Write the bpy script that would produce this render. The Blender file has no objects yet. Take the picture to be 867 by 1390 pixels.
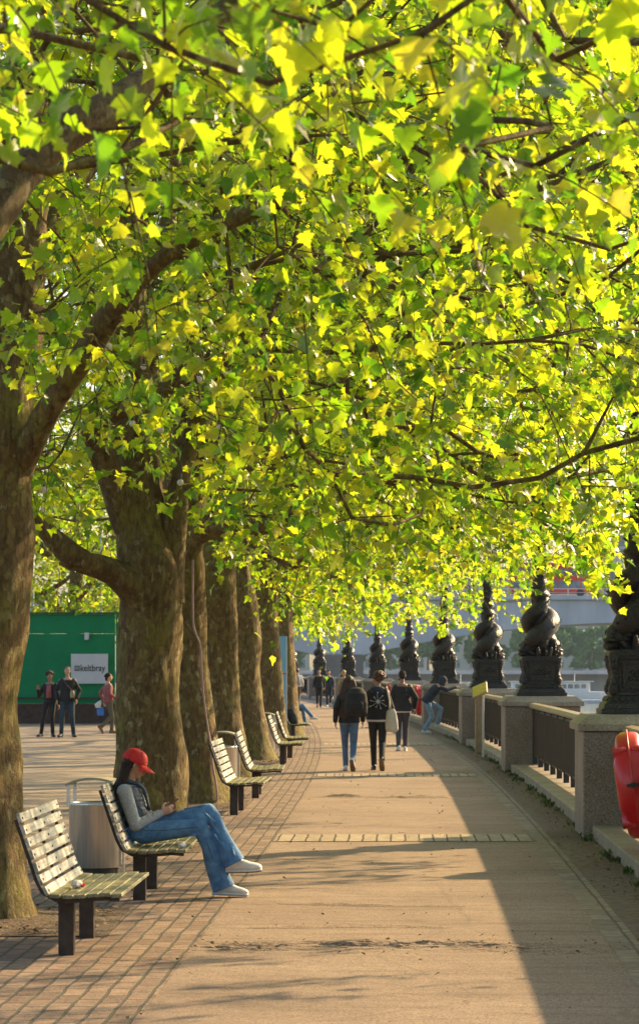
import bpy, bmesh, math, random
import numpy as np
from mathutils import Vector, Matrix, Quaternion
random.seed(7); rng = np.random.default_rng(11)
R = math.radians
scene = bpy.context.scene
COL = scene.collection
pi = math.pi

# ------------------------------------------------------------------ helpers
def tag(o, label=None, cat=None, group=None, kind=None):
    if label: o['label'] = label
    if cat: o['category'] = cat
    if group: o['group'] = group
    if kind: o['kind'] = kind
    return o

def empty(name, loc=(0, 0, 0), rz=0, label=None, cat=None, group=None):
    o = bpy.data.objects.new(name, None); COL.objects.link(o)
    o.location = loc; o.rotation_euler = (0, 0, rz); o.empty_display_size = 0.2
    return tag(o, label, cat, group)

def link_mesh(name, me, mat=None, parent=None, smooth=False):
    if mat is not None:
        me.materials.clear(); me.materials.append(mat)
    if smooth and len(me.polygons):
        me.polygons.foreach_set('use_smooth', np.ones(len(me.polygons), dtype=bool))
    o = bpy.data.objects.new(name, me); COL.objects.link(o)
    if parent is not None: o.parent = parent
    return o

class MB:
    """collects shapes for one mesh"""
    def __init__(s): s.v = []; s.f = []; s.uv = []; s.has_uv = False
    def add(s, vs, fs):
        b = len(s.v); s.v += [tuple(v) for v in vs]; s.f += [tuple(i + b for i in f) for f in fs]
        return s
    def box(s, x0, x1, y0, y1, z0, z1):
        return s.add([(x0,y0,z0),(x1,y0,z0),(x1,y1,z0),(x0,y1,z0),(x0,y0,z1),(x1,y0,z1),(x1,y1,z1),(x0,y1,z1)],
                     [(0,3,2,1),(4,5,6,7),(0,1,5,4),(1,2,6,5),(2,3,7,6),(3,0,4,7)])
    def cbox(s, c, size, M=None):
        hx, hy, hz = [a / 2 for a in size]
        vs = [Vector((x, y, z)) for z in (-hz, hz) for (x, y) in ((-hx,-hy),(hx,-hy),(hx,hy),(-hx,hy))]
        if M is not None: vs = [M @ v for v in vs]
        vs = [v + Vector(c) for v in vs]
        return s.add(vs, [(0,3,2,1),(4,5,6,7),(0,1,5,4),(1,2,6,5),(2,3,7,6),(3,0,4,7)])
    def tube(s, pts, rad, n=8, cap=True):
        pts = [Vector(p) for p in pts]
        if not hasattr(rad, '__len__'): rad = [rad] * len(pts)
        vs = []; ref = None
        for i, p in enumerate(pts):
            d = (pts[min(i+1, len(pts)-1)] - pts[max(i-1, 0)])
            if d.length < 1e-9: d = Vector((0,0,1))
            d.normalize()
            if ref is None:
                ref = Vector((1,0,0)) if abs(d.x) < .8 else Vector((0,1,0))
            u = (ref - d * ref.dot(d)); u.normalize(); w = d.cross(u); ref = u
            for k in range(n):
                a = 2*pi*k/n
                vs.append(p + (u*math.cos(a) + w*math.sin(a)) * rad[i])
        fs = []
        for i in range(len(pts)-1):
            for k in range(n):
                fs.append((i*n+k, i*n+(k+1)%n, (i+1)*n+(k+1)%n, (i+1)*n+k))
        if cap:
            fs.append(tuple(range(n))[::-1]); fs.append(tuple((len(pts)-1)*n+k for k in range(n)))
        return s.add(vs, fs)
    def lathe(s, prof, c=(0,0,0), n=24, cap=True, sq=0.0):
        """prof = [(r,z)...]; sq>0 squares the section"""
        vs = []
        for r, z in prof:
            for k in range(n):
                a = 2*pi*(k+.5)/n
                m = 1.0
                if sq: m = (1-sq) + sq/max(abs(math.cos(a)), abs(math.sin(a)))
                vs.append((c[0]+r*m*math.cos(a), c[1]+r*m*math.sin(a), c[2]+z))
        fs = []
        for i in range(len(prof)-1):
            for k in range(n):
                fs.append((i*n+k, i*n+(k+1)%n, (i+1)*n+(k+1)%n, (i+1)*n+k))
        if cap:
            fs.append(tuple(range(n))[::-1]); fs.append(tuple((len(prof)-1)*n+k for k in range(n)))
        return s.add(vs, fs)
    def ell(s, c, r, M=None, nu=14, nv=9):
        vs = []; fs = []
        c = Vector(c)
        vs.append(Vector((0,0,-1)))
        for j in range(1, nv):
            t = -pi/2 + pi*j/nv
            for k in range(nu):
                a = 2*pi*k/nu
                vs.append(Vector((math.cos(t)*math.cos(a), math.cos(t)*math.sin(a), math.sin(t))))
        vs.append(Vector((0,0,1)))
        out = []
        for v in vs:
            v = Vector((v.x*r[0], v.y*r[1], v.z*r[2]))
            if M is not None: v = M @ v
            out.append(v + c)
        for k in range(nu):
            fs.append((0, 1+(k+1)%nu, 1+k))
            fs.append((len(vs)-1, 1+(nv-2)*nu+k, 1+(nv-2)*nu+(k+1)%nu))
        for j in range(nv-2):
            for k in range(nu):
                fs.append((1+j*nu+k, 1+j*nu+(k+1)%nu, 1+(j+1)*nu+(k+1)%nu, 1+(j+1)*nu+k))
        return s.add(out, fs)
    def cap(s, p, r1, q, r2, n=12, m=4):
        """tapered capsule"""
        p = Vector(p); q = Vector(q); d = q-p; L = d.length
        if L < 1e-6: return s.ell(p, (r1,r1,r1))
        d.normalize()
        ref = Vector((1,0,0)) if abs(d.x) < .8 else Vector((0,1,0))
        u = (ref - d*ref.dot(d)).normalized(); w = d.cross(u)
        rings = []
        for i in range(m): 
            a = -pi/2 + (pi/2)*(i+.35)/m
            rings.append((p + d*(r1*math.sin(a)), r1*math.cos(a)))
        for t in (0, .5, 1): rings.append((p.lerp(q, t), r1+(r2-r1)*t))
        for i in range(m):
            a = (pi/2)*(i+.65)/m
            rings.append((q + d*(r2*math.sin(a)), r2*math.cos(a)))
        vs = []
        for c, r in rings:
            for k in range(n):
                a = 2*pi*k/n; vs.append(c + (u*math.cos(a)+w*math.sin(a))*r)
        fs = []
        for i in range(len(rings)-1):
            for k in range(n): fs.append((i*n+k, i*n+(k+1)%n, (i+1)*n+(k+1)%n, (i+1)*n+k))
        fs.append(tuple(range(n))[::-1]); fs.append(tuple((len(rings)-1)*n+k for k in range(n)))
        return s.add(vs, fs)
    def chain(s, pts, rs, n=12):
        for i in range(len(pts)-1): s.cap(pts[i], rs[i], pts[i+1], rs[i+1], n)
        return s
    def loft(s, rings, n=20):
        """rings: (center, u halfvector, v halfvector)"""
        vs = []
        for c, u, v in rings:
            c = Vector(c); u = Vector(u); v = Vector(v)
            for k in range(n):
                a = 2*pi*k/n; vs.append(c + u*math.cos(a) + v*math.sin(a))
        fs = []
        for i in range(len(rings)-1):
            for k in range(n): fs.append((i*n+k, i*n+(k+1)%n, (i+1)*n+(k+1)%n, (i+1)*n+k))
        fs.append(tuple(range(n))[::-1]); fs.append(tuple((len(rings)-1)*n+k for k in range(n)))
        return s.add(vs, fs)
    def prism(s, outline, z0, z1, M=None):
        n = len(outline)
        vs = [Vector((x, y, z0)) for x, y in outline] + [Vector((x, y, z1)) for x, y in outline]
        if M is not None: vs = [M @ v for v in vs]
        fs = [tuple(range(n))[::-1], tuple(range(n, 2*n))] + [(i, (i+1)%n, n+(i+1)%n, n+i) for i in range(n)]
        return s.add(vs, fs)
    def mesh(s, name, bevel=0):
        me = bpy.data.meshes.new(name); me.from_pydata(s.v, [], s.f)
        if bevel:
            bm = bmesh.new(); bm.from_mesh(me)
            bmesh.ops.recalc_face_normals(bm, faces=bm.faces)
            es = [e for e in bm.edges if len(e.link_faces) == 2 and e.calc_face_angle(0) > .6]
            bmesh.ops.bevel(bm, geom=es, offset=bevel, segments=2, profile=.5, affect='EDGES', clamp_overlap=True)
            bm.to_mesh(me); bm.free()
        else:
            bm = bmesh.new(); bm.from_mesh(me)
            bmesh.ops.recalc_face_normals(bm, faces=bm.faces); bm.to_mesh(me); bm.free()
        me.validate(); return me
    def build(s, name, mat=None, parent=None, smooth=False, bevel=0, xf=None):
        me = s.mesh(name, bevel)
        if xf is not None: me.transform(xf)
        return link_mesh(name, me, mat, parent, smooth)

def copy_tree(o, parent=None):
    c = o.copy(); COL.objects.link(c)
    if parent is not None: c.parent = parent
    for ch in list(o.children): copy_tree(ch, c)
    return c

def np_mesh(name, V, polys, n_per):
    """V (N,3), polys (M,n_per) all the same size"""
    me = bpy.data.meshes.new(name)
    me.vertices.add(len(V)); me.vertices.foreach_set('co', np.ascontiguousarray(V, dtype=np.float32).ravel())
    M = len(polys)
    me.loops.add(M*n_per); me.loops.foreach_set('vertex_index', np.ascontiguousarray(polys, dtype=np.int32).ravel())
    me.polygons.add(M)
    me.polygons.foreach_set('loop_start', np.arange(M, dtype=np.int32)*n_per)
    try: me.polygons.foreach_set('loop_total', np.full(M, n_per, dtype=np.int32))
    except Exception: pass
    me.update(calc_edges=True)
    return me

def remeshed(mb, name, mat, parent, voxel=.01, smooth=3, clear_v=None):
    me = mb.mesh(name+'_src')
    o = bpy.data.objects.new(name+'_src', me); COL.objects.link(o)
    m = o.modifiers.new('r', 'REMESH'); m.mode = 'VOXEL'; m.voxel_size = voxel; m.use_smooth_shade = True
    if smooth:
        k = o.modifiers.new('s', 'SMOOTH'); k.factor = .5; k.iterations = smooth
    dg = bpy.context.evaluated_depsgraph_get()
    ev = o.evaluated_get(dg)
    me2 = bpy.data.meshes.new_from_object(ev)
    me2.name = name
    bpy.data.objects.remove(o); bpy.data.meshes.remove(me)
    return link_mesh(name, me2, mat, parent, True)

# ------------------------------------------------------------------ materials
def new_mat(name):
    m = bpy.data.materials.new(name); m.use_nodes = True
    nt = m.node_tree; nt.nodes.clear()
    out = nt.nodes.new('ShaderNodeOutputMaterial')
    return m, nt, out
def N(nt, t, **kw):
    n = nt.nodes.new(t)
    for k, v in kw.items():
        if k.startswith('i_'):
            key = k[2:]; key = int(key) if key.isdigit() else key.replace('_', ' ')
            n.inputs[key].default_value = v
        else: setattr(n, k, v)
    return n
def ramp(nt, fac, stops, interp='LINEAR'):
    r = nt.nodes.new('ShaderNodeValToRGB'); r.color_ramp.interpolation = interp
    el = r.color_ramp.elements
    while len(el) < len(stops): el.new(.5)
    for e, (p, c) in zip(el, stops): e.position = p; e.color = (*c, 1) if len(c) == 3 else c
    nt.links.new(fac, r.inputs[0]); return r
def coords(nt, kind='Object', scale=(1,1,1), rot=(0,0,0)):
    tc = nt.nodes.new('ShaderNodeTexCoord'); mp = nt.nodes.new('ShaderNodeMapping')
    mp.inputs['Scale'].default_value = scale; mp.inputs['Rotation'].default_value = rot
    nt.links.new(tc.outputs[kind], mp.inputs[0]); return mp.outputs[0]
def mat_noise(name, c1, c2, scale=20, rough=.7, metal=0, bump=.0, bscale=None, detail=6, stretch=(1,1,1), c3=None, spec=.5, lo=.35, hi=.65, coat=0):
    m, nt, out = new_mat(name)
    b = N(nt, 'ShaderNodeBsdfPrincipled'); b.inputs['Roughness'].default_value = rough; b.inputs['Metallic'].default_value = metal
    b.inputs['Specular IOR Level'].default_value = spec
    b.inputs['Coat Weight'].default_value = coat
    v = coords(nt, 'Object', stretch)
    n = N(nt, 'ShaderNodeTexNoise', i_Scale=scale, i_Detail=detail, i_Roughness=.6); nt.links.new(v, n.inputs['Vector'])
    st = [(lo, c1), (hi, c2)] + ([(min(1, hi+.15), c3)] if c3 else [])
    r = ramp(nt, n.outputs['Fac'], st); nt.links.new(r.outputs[0], b.inputs['Base Color'])
    if bump:
        n2 = N(nt, 'ShaderNodeTexNoise', i_Scale=bscale or scale*2, i_Detail=5); nt.links.new(v, n2.inputs['Vector'])
        bp = N(nt, 'ShaderNodeBump', i_Strength=bump, i_Distance=.02); nt.links.new(n2.outputs['Fac'], bp.inputs['Height'])
        nt.links.new(bp.outputs[0], b.inputs['Normal'])
    nt.links.new(b.outputs[0], out.inputs[0]); return m

M = {}
M['black_fabric'] = mat_noise('black_fabric', (.010,.010,.012), (.022,.022,.025), 60, .85, bump=.3, bscale=30)
M['navy_fabric'] = mat_noise('navy_fabric', (.016,.022,.04), (.03,.04,.07), 50, .85, bump=.3, bscale=25)
M['denim'] = mat_noise('denim', (.06,.16,.34), (.14,.30,.53), 9, .85, bump=.6, bscale=22)
M['pale_denim'] = mat_noise('pale_denim', (.16,.27,.40), (.25,.38,.52), 12, .85, bump=.4, bscale=25)
M['mid_denim'] = mat_noise('mid_denim', (.07,.13,.24), (.13,.21,.34), 14, .85, bump=.4, bscale=25)
M['dark_denim'] = mat_noise('dark_denim', (.012,.03,.05), (.03,.06,.09), 14, .85, bump=.4, bscale=25)
M['grey_trouser'] = mat_noise('grey_trouser', (.05,.05,.06), (.08,.08,.1), 30, .85, bump=.3)
M['grey_knit'] = mat_noise('grey_knit', (.30,.31,.34), (.42,.43,.46), 60, .9, bump=.5, bscale=60)
M['tan_fabric'] = mat_noise('tan_fabric', (.28,.21,.13), (.38,.30,.20), 30, .9, bump=.3)
M['olive_fabric'] = mat_noise('olive_fabric', (.10,.09,.06), (.16,.14,.10), 30, .9, bump=.3)
M['pink_fabric'] = mat_noise('pink_fabric', (.25,.07,.08), (.35,.12,.13), 30, .9, bump=.3)
M['cream_fabric'] = mat_noise('cream_fabric', (.60,.55,.45), (.72,.67,.57), 30, .9, bump=.3)
M['white_fabric'] = mat_noise('white_fabric', (.62,.62,.64), (.75,.75,.76), 30, .9, bump=.3)
M['red_fabric'] = mat_noise('red_fabric', (.50,.008,.008), (.62,.02,.015), 40, .7, bump=.15)
M['gilet'] = mat_noise('gilet', (.02,.035,.06), (.06,.09,.13), 25, .7, bump=.7, bscale=14)
M['skin'] = mat_noise('skin', (.50,.27,.18), (.58,.34,.24), 14, .5, spec=.4)
M['skin_deep'] = mat_noise('skin_deep', (.28,.14,.09), (.35,.19,.12), 14, .5, spec=.4)
M['hair_dark'] = mat_noise('hair_dark', (.010,.005,.003), (.030,.015,.008), 60, .9, stretch=(1,1,.15), bump=.6, bscale=80)
M['hair_brown'] = mat_noise('hair_brown', (.02,.009,.005), (.07,.03,.014), 60, .6, stretch=(1,1,.15), bump=.6, bscale=80)
M['hair_ginger'] = mat_noise('hair_ginger', (.05,.02,.009), (.13,.05,.02), 60, .45, stretch=(1,1,.3), bump=.5)
M['hair_blonde'] = mat_noise('hair_blonde', (.40,.24,.09), (.55,.36,.16), 60, .45, stretch=(1,1,.15), bump=.5)
M['white_shoe'] = mat_noise('white_shoe', (.68,.68,.68), (.80,.80,.80), 20, .5)
M['sole'] = mat_noise('sole', (.20,.11,.06), (.26,.16,.09), 20, .7)
M['black_shoe'] = mat_noise('black_shoe', (.01,.01,.01), (.03,.03,.03), 20, .45)
M['red_plastic'] = mat_noise('red_plastic', (.62,.008,.014), (.72,.014,.018), 3, .32, bump=.03, bscale=4, coat=.3)
M['black_plastic'] = mat_noise('black_plastic', (.012,.012,.012), (.02,.02,.02), 10, .4)
M['iron'] = mat_noise('iron', (.007,.006,.006), (.022,.018,.015), 8, .34, metal=.0, bump=1., bscale=42, spec=.55)
M['rail_metal'] = mat_noise('rail_metal', (.012,.009,.007), (.028,.020,.013), 5, .5, bump=.2, stretch=(1,1,.4))
M['handrail'] = mat_noise('handrail', (.30,.23,.14), (.42,.34,.22), 6, .45, bump=.2)
M['leg_metal'] = mat_noise('leg_metal', (.035,.024,.018), (.075,.052,.038), 7, .6, bump=.3, spec=.3)
M['steel'] = mat_noise('steel', (.62,.60,.57), (.78,.76,.73), 5, .36, metal=.85, bump=.02, stretch=(8,8,.4))
M['bin_lid'] = mat_noise('bin_lid', (.30,.27,.18), (.42,.38,.27), 8, .5)
M['bin_dark'] = mat_noise('bin_dark', (.02,.02,.02), (.04,.035,.03), 8, .6)
M['bus_red'] = mat_noise('bus_red', (.50,.02,.02), (.60,.03,.03), 1, .3)
M['bus_glass'] = mat_noise('bus_glass', (.05,.08,.09), (.22,.30,.33), .5, .1)
M['white_paint'] = mat_noise('white_paint', (.68,.68,.67), (.78,.78,.77), 2, .5)
M['green_paint'] = mat_noise('green_paint', (.0,.18,.065), (.0,.22,.085), 1.2, .85, bump=.05)
M['green_dark'] = mat_noise('green_dark', (.0,.05,.03), (.0,.07,.04), 1.2, .45)
M['sign_grey'] = mat_noise('sign_grey', (.52,.54,.60), (.58,.60,.65), 3, .5)
M['sign_ink'] = mat_noise('sign_ink', (.012,.012,.016), (.02,.02,.022), 3, .5)
M['totem_blue'] = mat_noise('totem_blue', (.16,.46,.76), (.20,.50,.80), 2, .4)
M['yellow_panel'] = mat_noise('yellow_panel', (.62,.45,.03), (.70,.55,.08), 14, .5, detail=2)
M['bulb'] = mat_noise('bulb', (.62,.58,.50), (.75,.70,.62), 4, .25)
M['cable'] = mat_noise('cable', (.35,.20,.17), (.45,.28,.24), 4, .5)
M['blue_bag'] = mat_noise('blue_bag', (.03,.15,.55), (.05,.22,.65), 6, .6)
M['concrete_pale'] = mat_noise('concrete_pale', (.40,.43,.47), (.54,.56,.60), .35, .85, bump=.1, bscale=2, stretch=(1,1,.25))
M['concrete_dark'] = mat_noise('concrete_dark', (.14,.12,.11), (.20,.17,.15), .35, .9)
M['brick_band'] = mat_noise('brick_band', (.05,.028,.02), (.10,.055,.04), 6, .9)
M['tyre'] = mat_noise('tyre', (.01,.01,.01), (.02,.02,.02), 10, .8)
M['far_foliage'] = mat_noise('far_foliage', (.07,.17,.035), (.13,.26,.06), .5, .8)
M['far_stone'] = mat_noise('far_stone', (.36,.34,.30), (.48,.45,.40), .1, .8)
M['roof'] = mat_noise('roof', (.10,.11,.13), (.16,.17,.19), .3, .7)

def granite(name, base, dark, light, scale=90):
    m, nt, out = new_mat(name)
    b = N(nt, 'ShaderNodeBsdfPrincipled', i_Roughness=.55)
    v = coords(nt)
    n = N(nt, 'ShaderNodeTexVoronoi', i_Scale=scale); nt.links.new(v, n.inputs['Vector'])
    sep = N(nt, 'ShaderNodeSeparateColor'); nt.links.new(n.outputs['Color'], sep.inputs[0])
    r = ramp(nt, sep.outputs[0], [(.0, dark), (.25, base), (.7, base), (1, light)])
    n2 = N(nt, 'ShaderNodeTexNoise', i_Scale=1.7, i_Detail=5); nt.links.new(v, n2.inputs['Vector'])
    r2 = ramp(nt, n2.outputs['Fac'], [(.3, (.62,.58,.52)), (.65, (1,1,1))])
    mx = N(nt, 'ShaderNodeMix', data_type='RGBA', blend_type='MULTIPLY'); mx.inputs['Factor'].default_value = .8
    nt.links.new(r.outputs[0], mx.inputs['A']); nt.links.new(r2.outputs[0], mx.inputs['B'])
    nt.links.new(mx.outputs['Result'], b.inputs['Base Color'])
    bp = N(nt, 'ShaderNodeBump', i_Strength=.35, i_Distance=.01); nt.links.new(sep.outputs[1], bp.inputs['Height']); nt.links.new(bp.outputs[0], b.inputs['Normal'])
    nt.links.new(b.outputs[0], out.inputs[0]); return m
M['granite'] = granite('granite', (.30,.24,.20), (.13,.10,.085), (.46,.40,.35))
M['cap_stone'] = granite('cap_stone', (.36,.30,.23), (.24,.19,.14), (.46,.40,.32), 60)

def tarmac(name, c1, c2, c3, uv=True):
    m, nt, out = new_mat(name)
    b = N(nt, 'ShaderNodeBsdfPrincipled', i_Roughness=.85)
    v = coords(nt, 'Object')
    a = N(nt, 'ShaderNodeTexNoise', i_Scale=.55, i_Detail=8, i_Roughness=.62); nt.links.new(v, a.inputs['Vector'])
    g = N(nt, 'ShaderNodeTexVoronoi', i_Scale=110.); nt.links.new(v, g.inputs['Vector'])
    sep = N(nt, 'ShaderNodeSeparateColor'); nt.links.new(g.outputs['Color'], sep.inputs[0])
    ra = ramp(nt, a.outputs['Fac'], [(.25, c1), (.5, c2), (.75, c3)])
    rg = ramp(nt, sep.outputs[0], [(0, (.45,.42,.40)), (.5, (.92,.92,.92)), (1, (1.35,1.33,1.28))])
    mx = N(nt, 'ShaderNodeMix', data_type='RGBA', blend_type='MULTIPLY'); mx.inputs['Factor'].default_value = .85
    nt.links.new(ra.outputs[0], mx.inputs['A']); nt.links.new(rg.outputs[0], mx.inputs['B'])
    # stains: dark gum spots and drips
    s = N(nt, 'ShaderNodeTexVoronoi', i_Scale=2.3); nt.links.new(v, s.inputs['Vector'])
    rs = ramp(nt, s.outputs['Distance'], [(.03, (.55,.52,.5)), (.05, (1,1,1))])
    mx2 = N(nt, 'ShaderNodeMix', data_type='RGBA', blend_type='MULTIPLY'); mx2.inputs['Factor'].default_value = .8
    nt.links.new(mx.outputs['Result'], mx2.inputs['A']); nt.links.new(rs.outputs[0], mx2.inputs['B'])
    # fine cracks
    wv = N(nt, 'ShaderNodeTexNoise', i_Scale=2.5, i_Detail=4); nt.links.new(v, wv.inputs['Vector'])
    ad = N(nt, 'ShaderNodeMix', data_type='RGBA'); ad.inputs['Factor'].default_value = .12
    nt.links.new(v, ad.inputs['A']); nt.links.new(wv.outputs['Color'], ad.inputs['B'])
    ck = N(nt, 'ShaderNodeTexVoronoi', feature='DISTANCE_TO_EDGE', i_Scale=.38); nt.links.new(ad.outputs['Result'], ck.inputs['Vector'])
    rc = ramp(nt, ck.outputs['Distance'], [(.002, (.35,.32,.3)), (.006, (1,1,1))])
    mx3 = N(nt, 'ShaderNodeMix', data_type='RGBA', blend_type='MULTIPLY'); mx3.inputs['Factor'].default_value = .28
    nt.links.new(mx2.outputs['Result'], mx3.inputs['A']); nt.links.new(rc.outputs[0], mx3.inputs['B'])
    vs = coords(nt, 'Object', (.35, 3.2, 1)); st = N(nt, 'ShaderNodeTexNoise', i_Scale=1.6, i_Detail=7, i_Roughness=.65); nt.links.new(vs, st.inputs['Vector'])
    rst = ramp(nt, st.outputs['Fac'], [(.3, (.70,.68,.66)), (.5, (1,1,1)), (.72, (1.12,1.10,1.06))])
    mx4 = N(nt, 'ShaderNodeMix', data_type='RGBA', blend_type='MULTIPLY'); mx4.inputs['Factor'].default_value = .8
    nt.links.new(mx3.outputs['Result'], mx4.inputs['A']); nt.links.new(rst.outputs[0], mx4.inputs['B'])
    nt.links.new(mx4.outputs['Result'], b.inputs['Base Color'])
    n3 = N(nt, 'ShaderNodeTexNoise', i_Scale=70., i_Detail=4); nt.links.new(v, n3.inputs['Vector'])
    n4 = N(nt, 'ShaderNodeTexNoise', i_Scale=2.2, i_Detail=3); nt.links.new(v, n4.inputs['Vector'])
    bp = N(nt, 'ShaderNodeBump', i_Strength=.55, i_Distance=.008); nt.links.new(n3.outputs['Fac'], bp.inputs['Height'])
    bp2 = N(nt, 'ShaderNodeBump', i_Strength=.6, i_Distance=.05); nt.links.new(n4.outputs['Fac'], bp2.inputs['Height'])
    nt.links.new(bp2.outputs[0], bp.inputs['Normal']); nt.links.new(bp.outputs[0], b.inputs['Normal'])
    nt.links.new(b.outputs[0], out.inputs[0]); return m
M['tarmac'] = tarmac('tarmac', (.19,.132,.088), (.265,.188,.128), (.33,.245,.17))
M['plaza'] = tarmac('plaza', (.25,.19,.135), (.32,.25,.18), (.38,.30,.22))

def setts(name, bw, rh, c1, c2, mortar, rot=0, msize=.012, offset=.5):
    m, nt, out = new_mat(name)
    b = N(nt, 'ShaderNodeBsdfPrincipled', i_Roughness=.75)
    v = coords(nt, 'UV', rot=(0,0,rot))
    wob = N(nt, 'ShaderNodeTexNoise', i_Scale=3., i_Detail=2); nt.links.new(v, wob.inputs['Vector'])
    ad = N(nt, 'ShaderNodeMix', data_type='RGBA', blend_type='ADD'); ad.inputs['Factor'].default_value = .035
    nt.links.new(v, ad.inputs['A']); nt.links.new(wob.outputs['Color'], ad.inputs['B'])
    k = N(nt, 'ShaderNodeTexBrick', offset=offset)
    k.inputs['Scale'].default_value = 1; k.inputs['Brick Width'].default_value = bw; k.inputs['Row Height'].default_value = rh
    k.inputs['Mortar Size'].default_value = msize; k.inputs['Mortar Smooth'].default_value = .3; k.inputs['Bias'].default_value = 0
    k.inputs['Color1'].default_value = (*c1,1); k.inputs['Color2'].default_value = (*c2,1); k.inputs['Mortar'].default_value = (*mortar,1)
    nt.links.new(ad.outputs['Result'], k.inputs['Vector'])
    n = N(nt, 'ShaderNodeTexNoise', i_Scale=9., i_Detail=8); nt.links.new(v, n.inputs['Vector'])
    r = ramp(nt, n.outputs['Fac'], [(.3, (.6,.6,.6)), (.7, (1.25,1.22,1.2))])
    mx = N(nt, 'ShaderNodeMix', data_type='RGBA', blend_type='MULTIPLY'); mx.inputs['Factor'].default_value = .9
    nt.links.new(k.outputs['Color'], mx.inputs['A']); nt.links.new(r.outputs[0], mx.inputs['B'])
    nt.links.new(mx.outputs['Result'], b.inputs['Base Color'])
    inv = N(nt, 'ShaderNodeMath', operation='SUBTRACT'); inv.inputs[0].default_value = 1; nt.links.new(k.outputs['Fac'], inv.inputs[1])
    bp = N(nt, 'ShaderNodeBump', i_Strength=1., i_Distance=.018); nt.links.new(inv.outputs[0], bp.inputs['Height'])
    bp2 = N(nt, 'ShaderNodeBump', i_Strength=.6, i_Distance=.012)
    nb = N(nt, 'ShaderNodeTexNoise', i_Scale=40., i_Detail=4); nt.links.new(v, nb.inputs['Vector'])
    nt.links.new(nb.outputs['Fac'], bp2.inputs['Height']); nt.links.new(bp.outputs[0], bp2.inputs['Normal'])
    nt.links.new(bp2.outputs[0], b.inputs['Normal'])
    nt.links.new(b.outputs[0], out.inputs[0]); return m
M['setts'] = setts('setts', .34, .128, (.17,.11,.075), (.29,.20,.135), (.085,.07,.045), rot=pi/2, msize=.013)
M['sett_cross'] = setts('sett_cross', .15, 1.25, (.30,.24,.16), (.42,.34,.23), (.07,.052,.03), rot=0, msize=.012, offset=0)
M['sett_edge'] = setts('sett_edge', .42, .21, (.19,.145,.10), (.27,.21,.15), (.10,.08,.06), rot=pi/2, msize=.012, offset=.3)
M['soil'] = mat_noise('soil', (.05,.033,.02), (.17,.115,.065), 22, .95, bump=1, bscale=45, c3=(.30,.21,.12))
M['dirt'] = mat_noise('dirt', (.12,.085,.055), (.24,.18,.125), 12, .95, bump=1, bscale=30)
M['litter'] = mat_noise('litter', (.16,.09,.035), (.38,.25,.11), 3, .8)
M['weed'] = mat_noise('weed', (.05,.09,.015), (.11,.16,.03), 5, .7)
M['grass'] = mat_noise('grass', (.05,.08,.02), (.09,.12,.04), .2, .9)

def wood(name='weathered_wood', g=1.0):
    m, nt, out = new_mat(name)
    b = N(nt, 'ShaderNodeBsdfPrincipled', i_Roughness=.42)
    v = coords(nt, 'Object', (30, 1.5, 30))
    n = N(nt, 'ShaderNodeTexNoise', i_Scale=1.6, i_Detail=8); nt.links.new(v, n.inputs['Vector'])
    r = ramp(nt, n.outputs['Fac'], [(.3, (.24*g,.22*g,.18*g)), (.52, (.50*g,.47*g,.41*g*g)), (.72, (.62*g,.59*g,.52*g*g))])
    v2 = coords(nt, 'Object', (3,3,3)); n2 = N(nt, 'ShaderNodeTexNoise', i_Scale=2.2, i_Detail=6); nt.links.new(v2, n2.inputs['Vector'])
    r2 = ramp(nt, n2.outputs['Fac'], [(.42, (.11,.14,.05)), (.6, (1,1,1))])
    mx = N(nt, 'ShaderNodeMix', data_type='RGBA', blend_type='MULTIPLY'); mx.inputs['Factor'].default_value = .55
    nt.links.new(r.outputs[0], mx.inputs['A']); nt.links.new(r2.outputs[0], mx.inputs['B']); nt.links.new(mx.outputs['Result'], b.inputs['Base Color'])
    bp = N(nt, 'ShaderNodeBump', i_Strength=.4, i_Distance=.006); nt.links.new(n.outputs['Fac'], bp.inputs['Height']); nt.links.new(bp.outputs[0], b.inputs['Normal'])
    nt.links.new(b.outputs[0], out.inputs[0]); return m
M['wood'] = wood(); M['wood_seat'] = wood('mossy_wood', .62)

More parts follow.
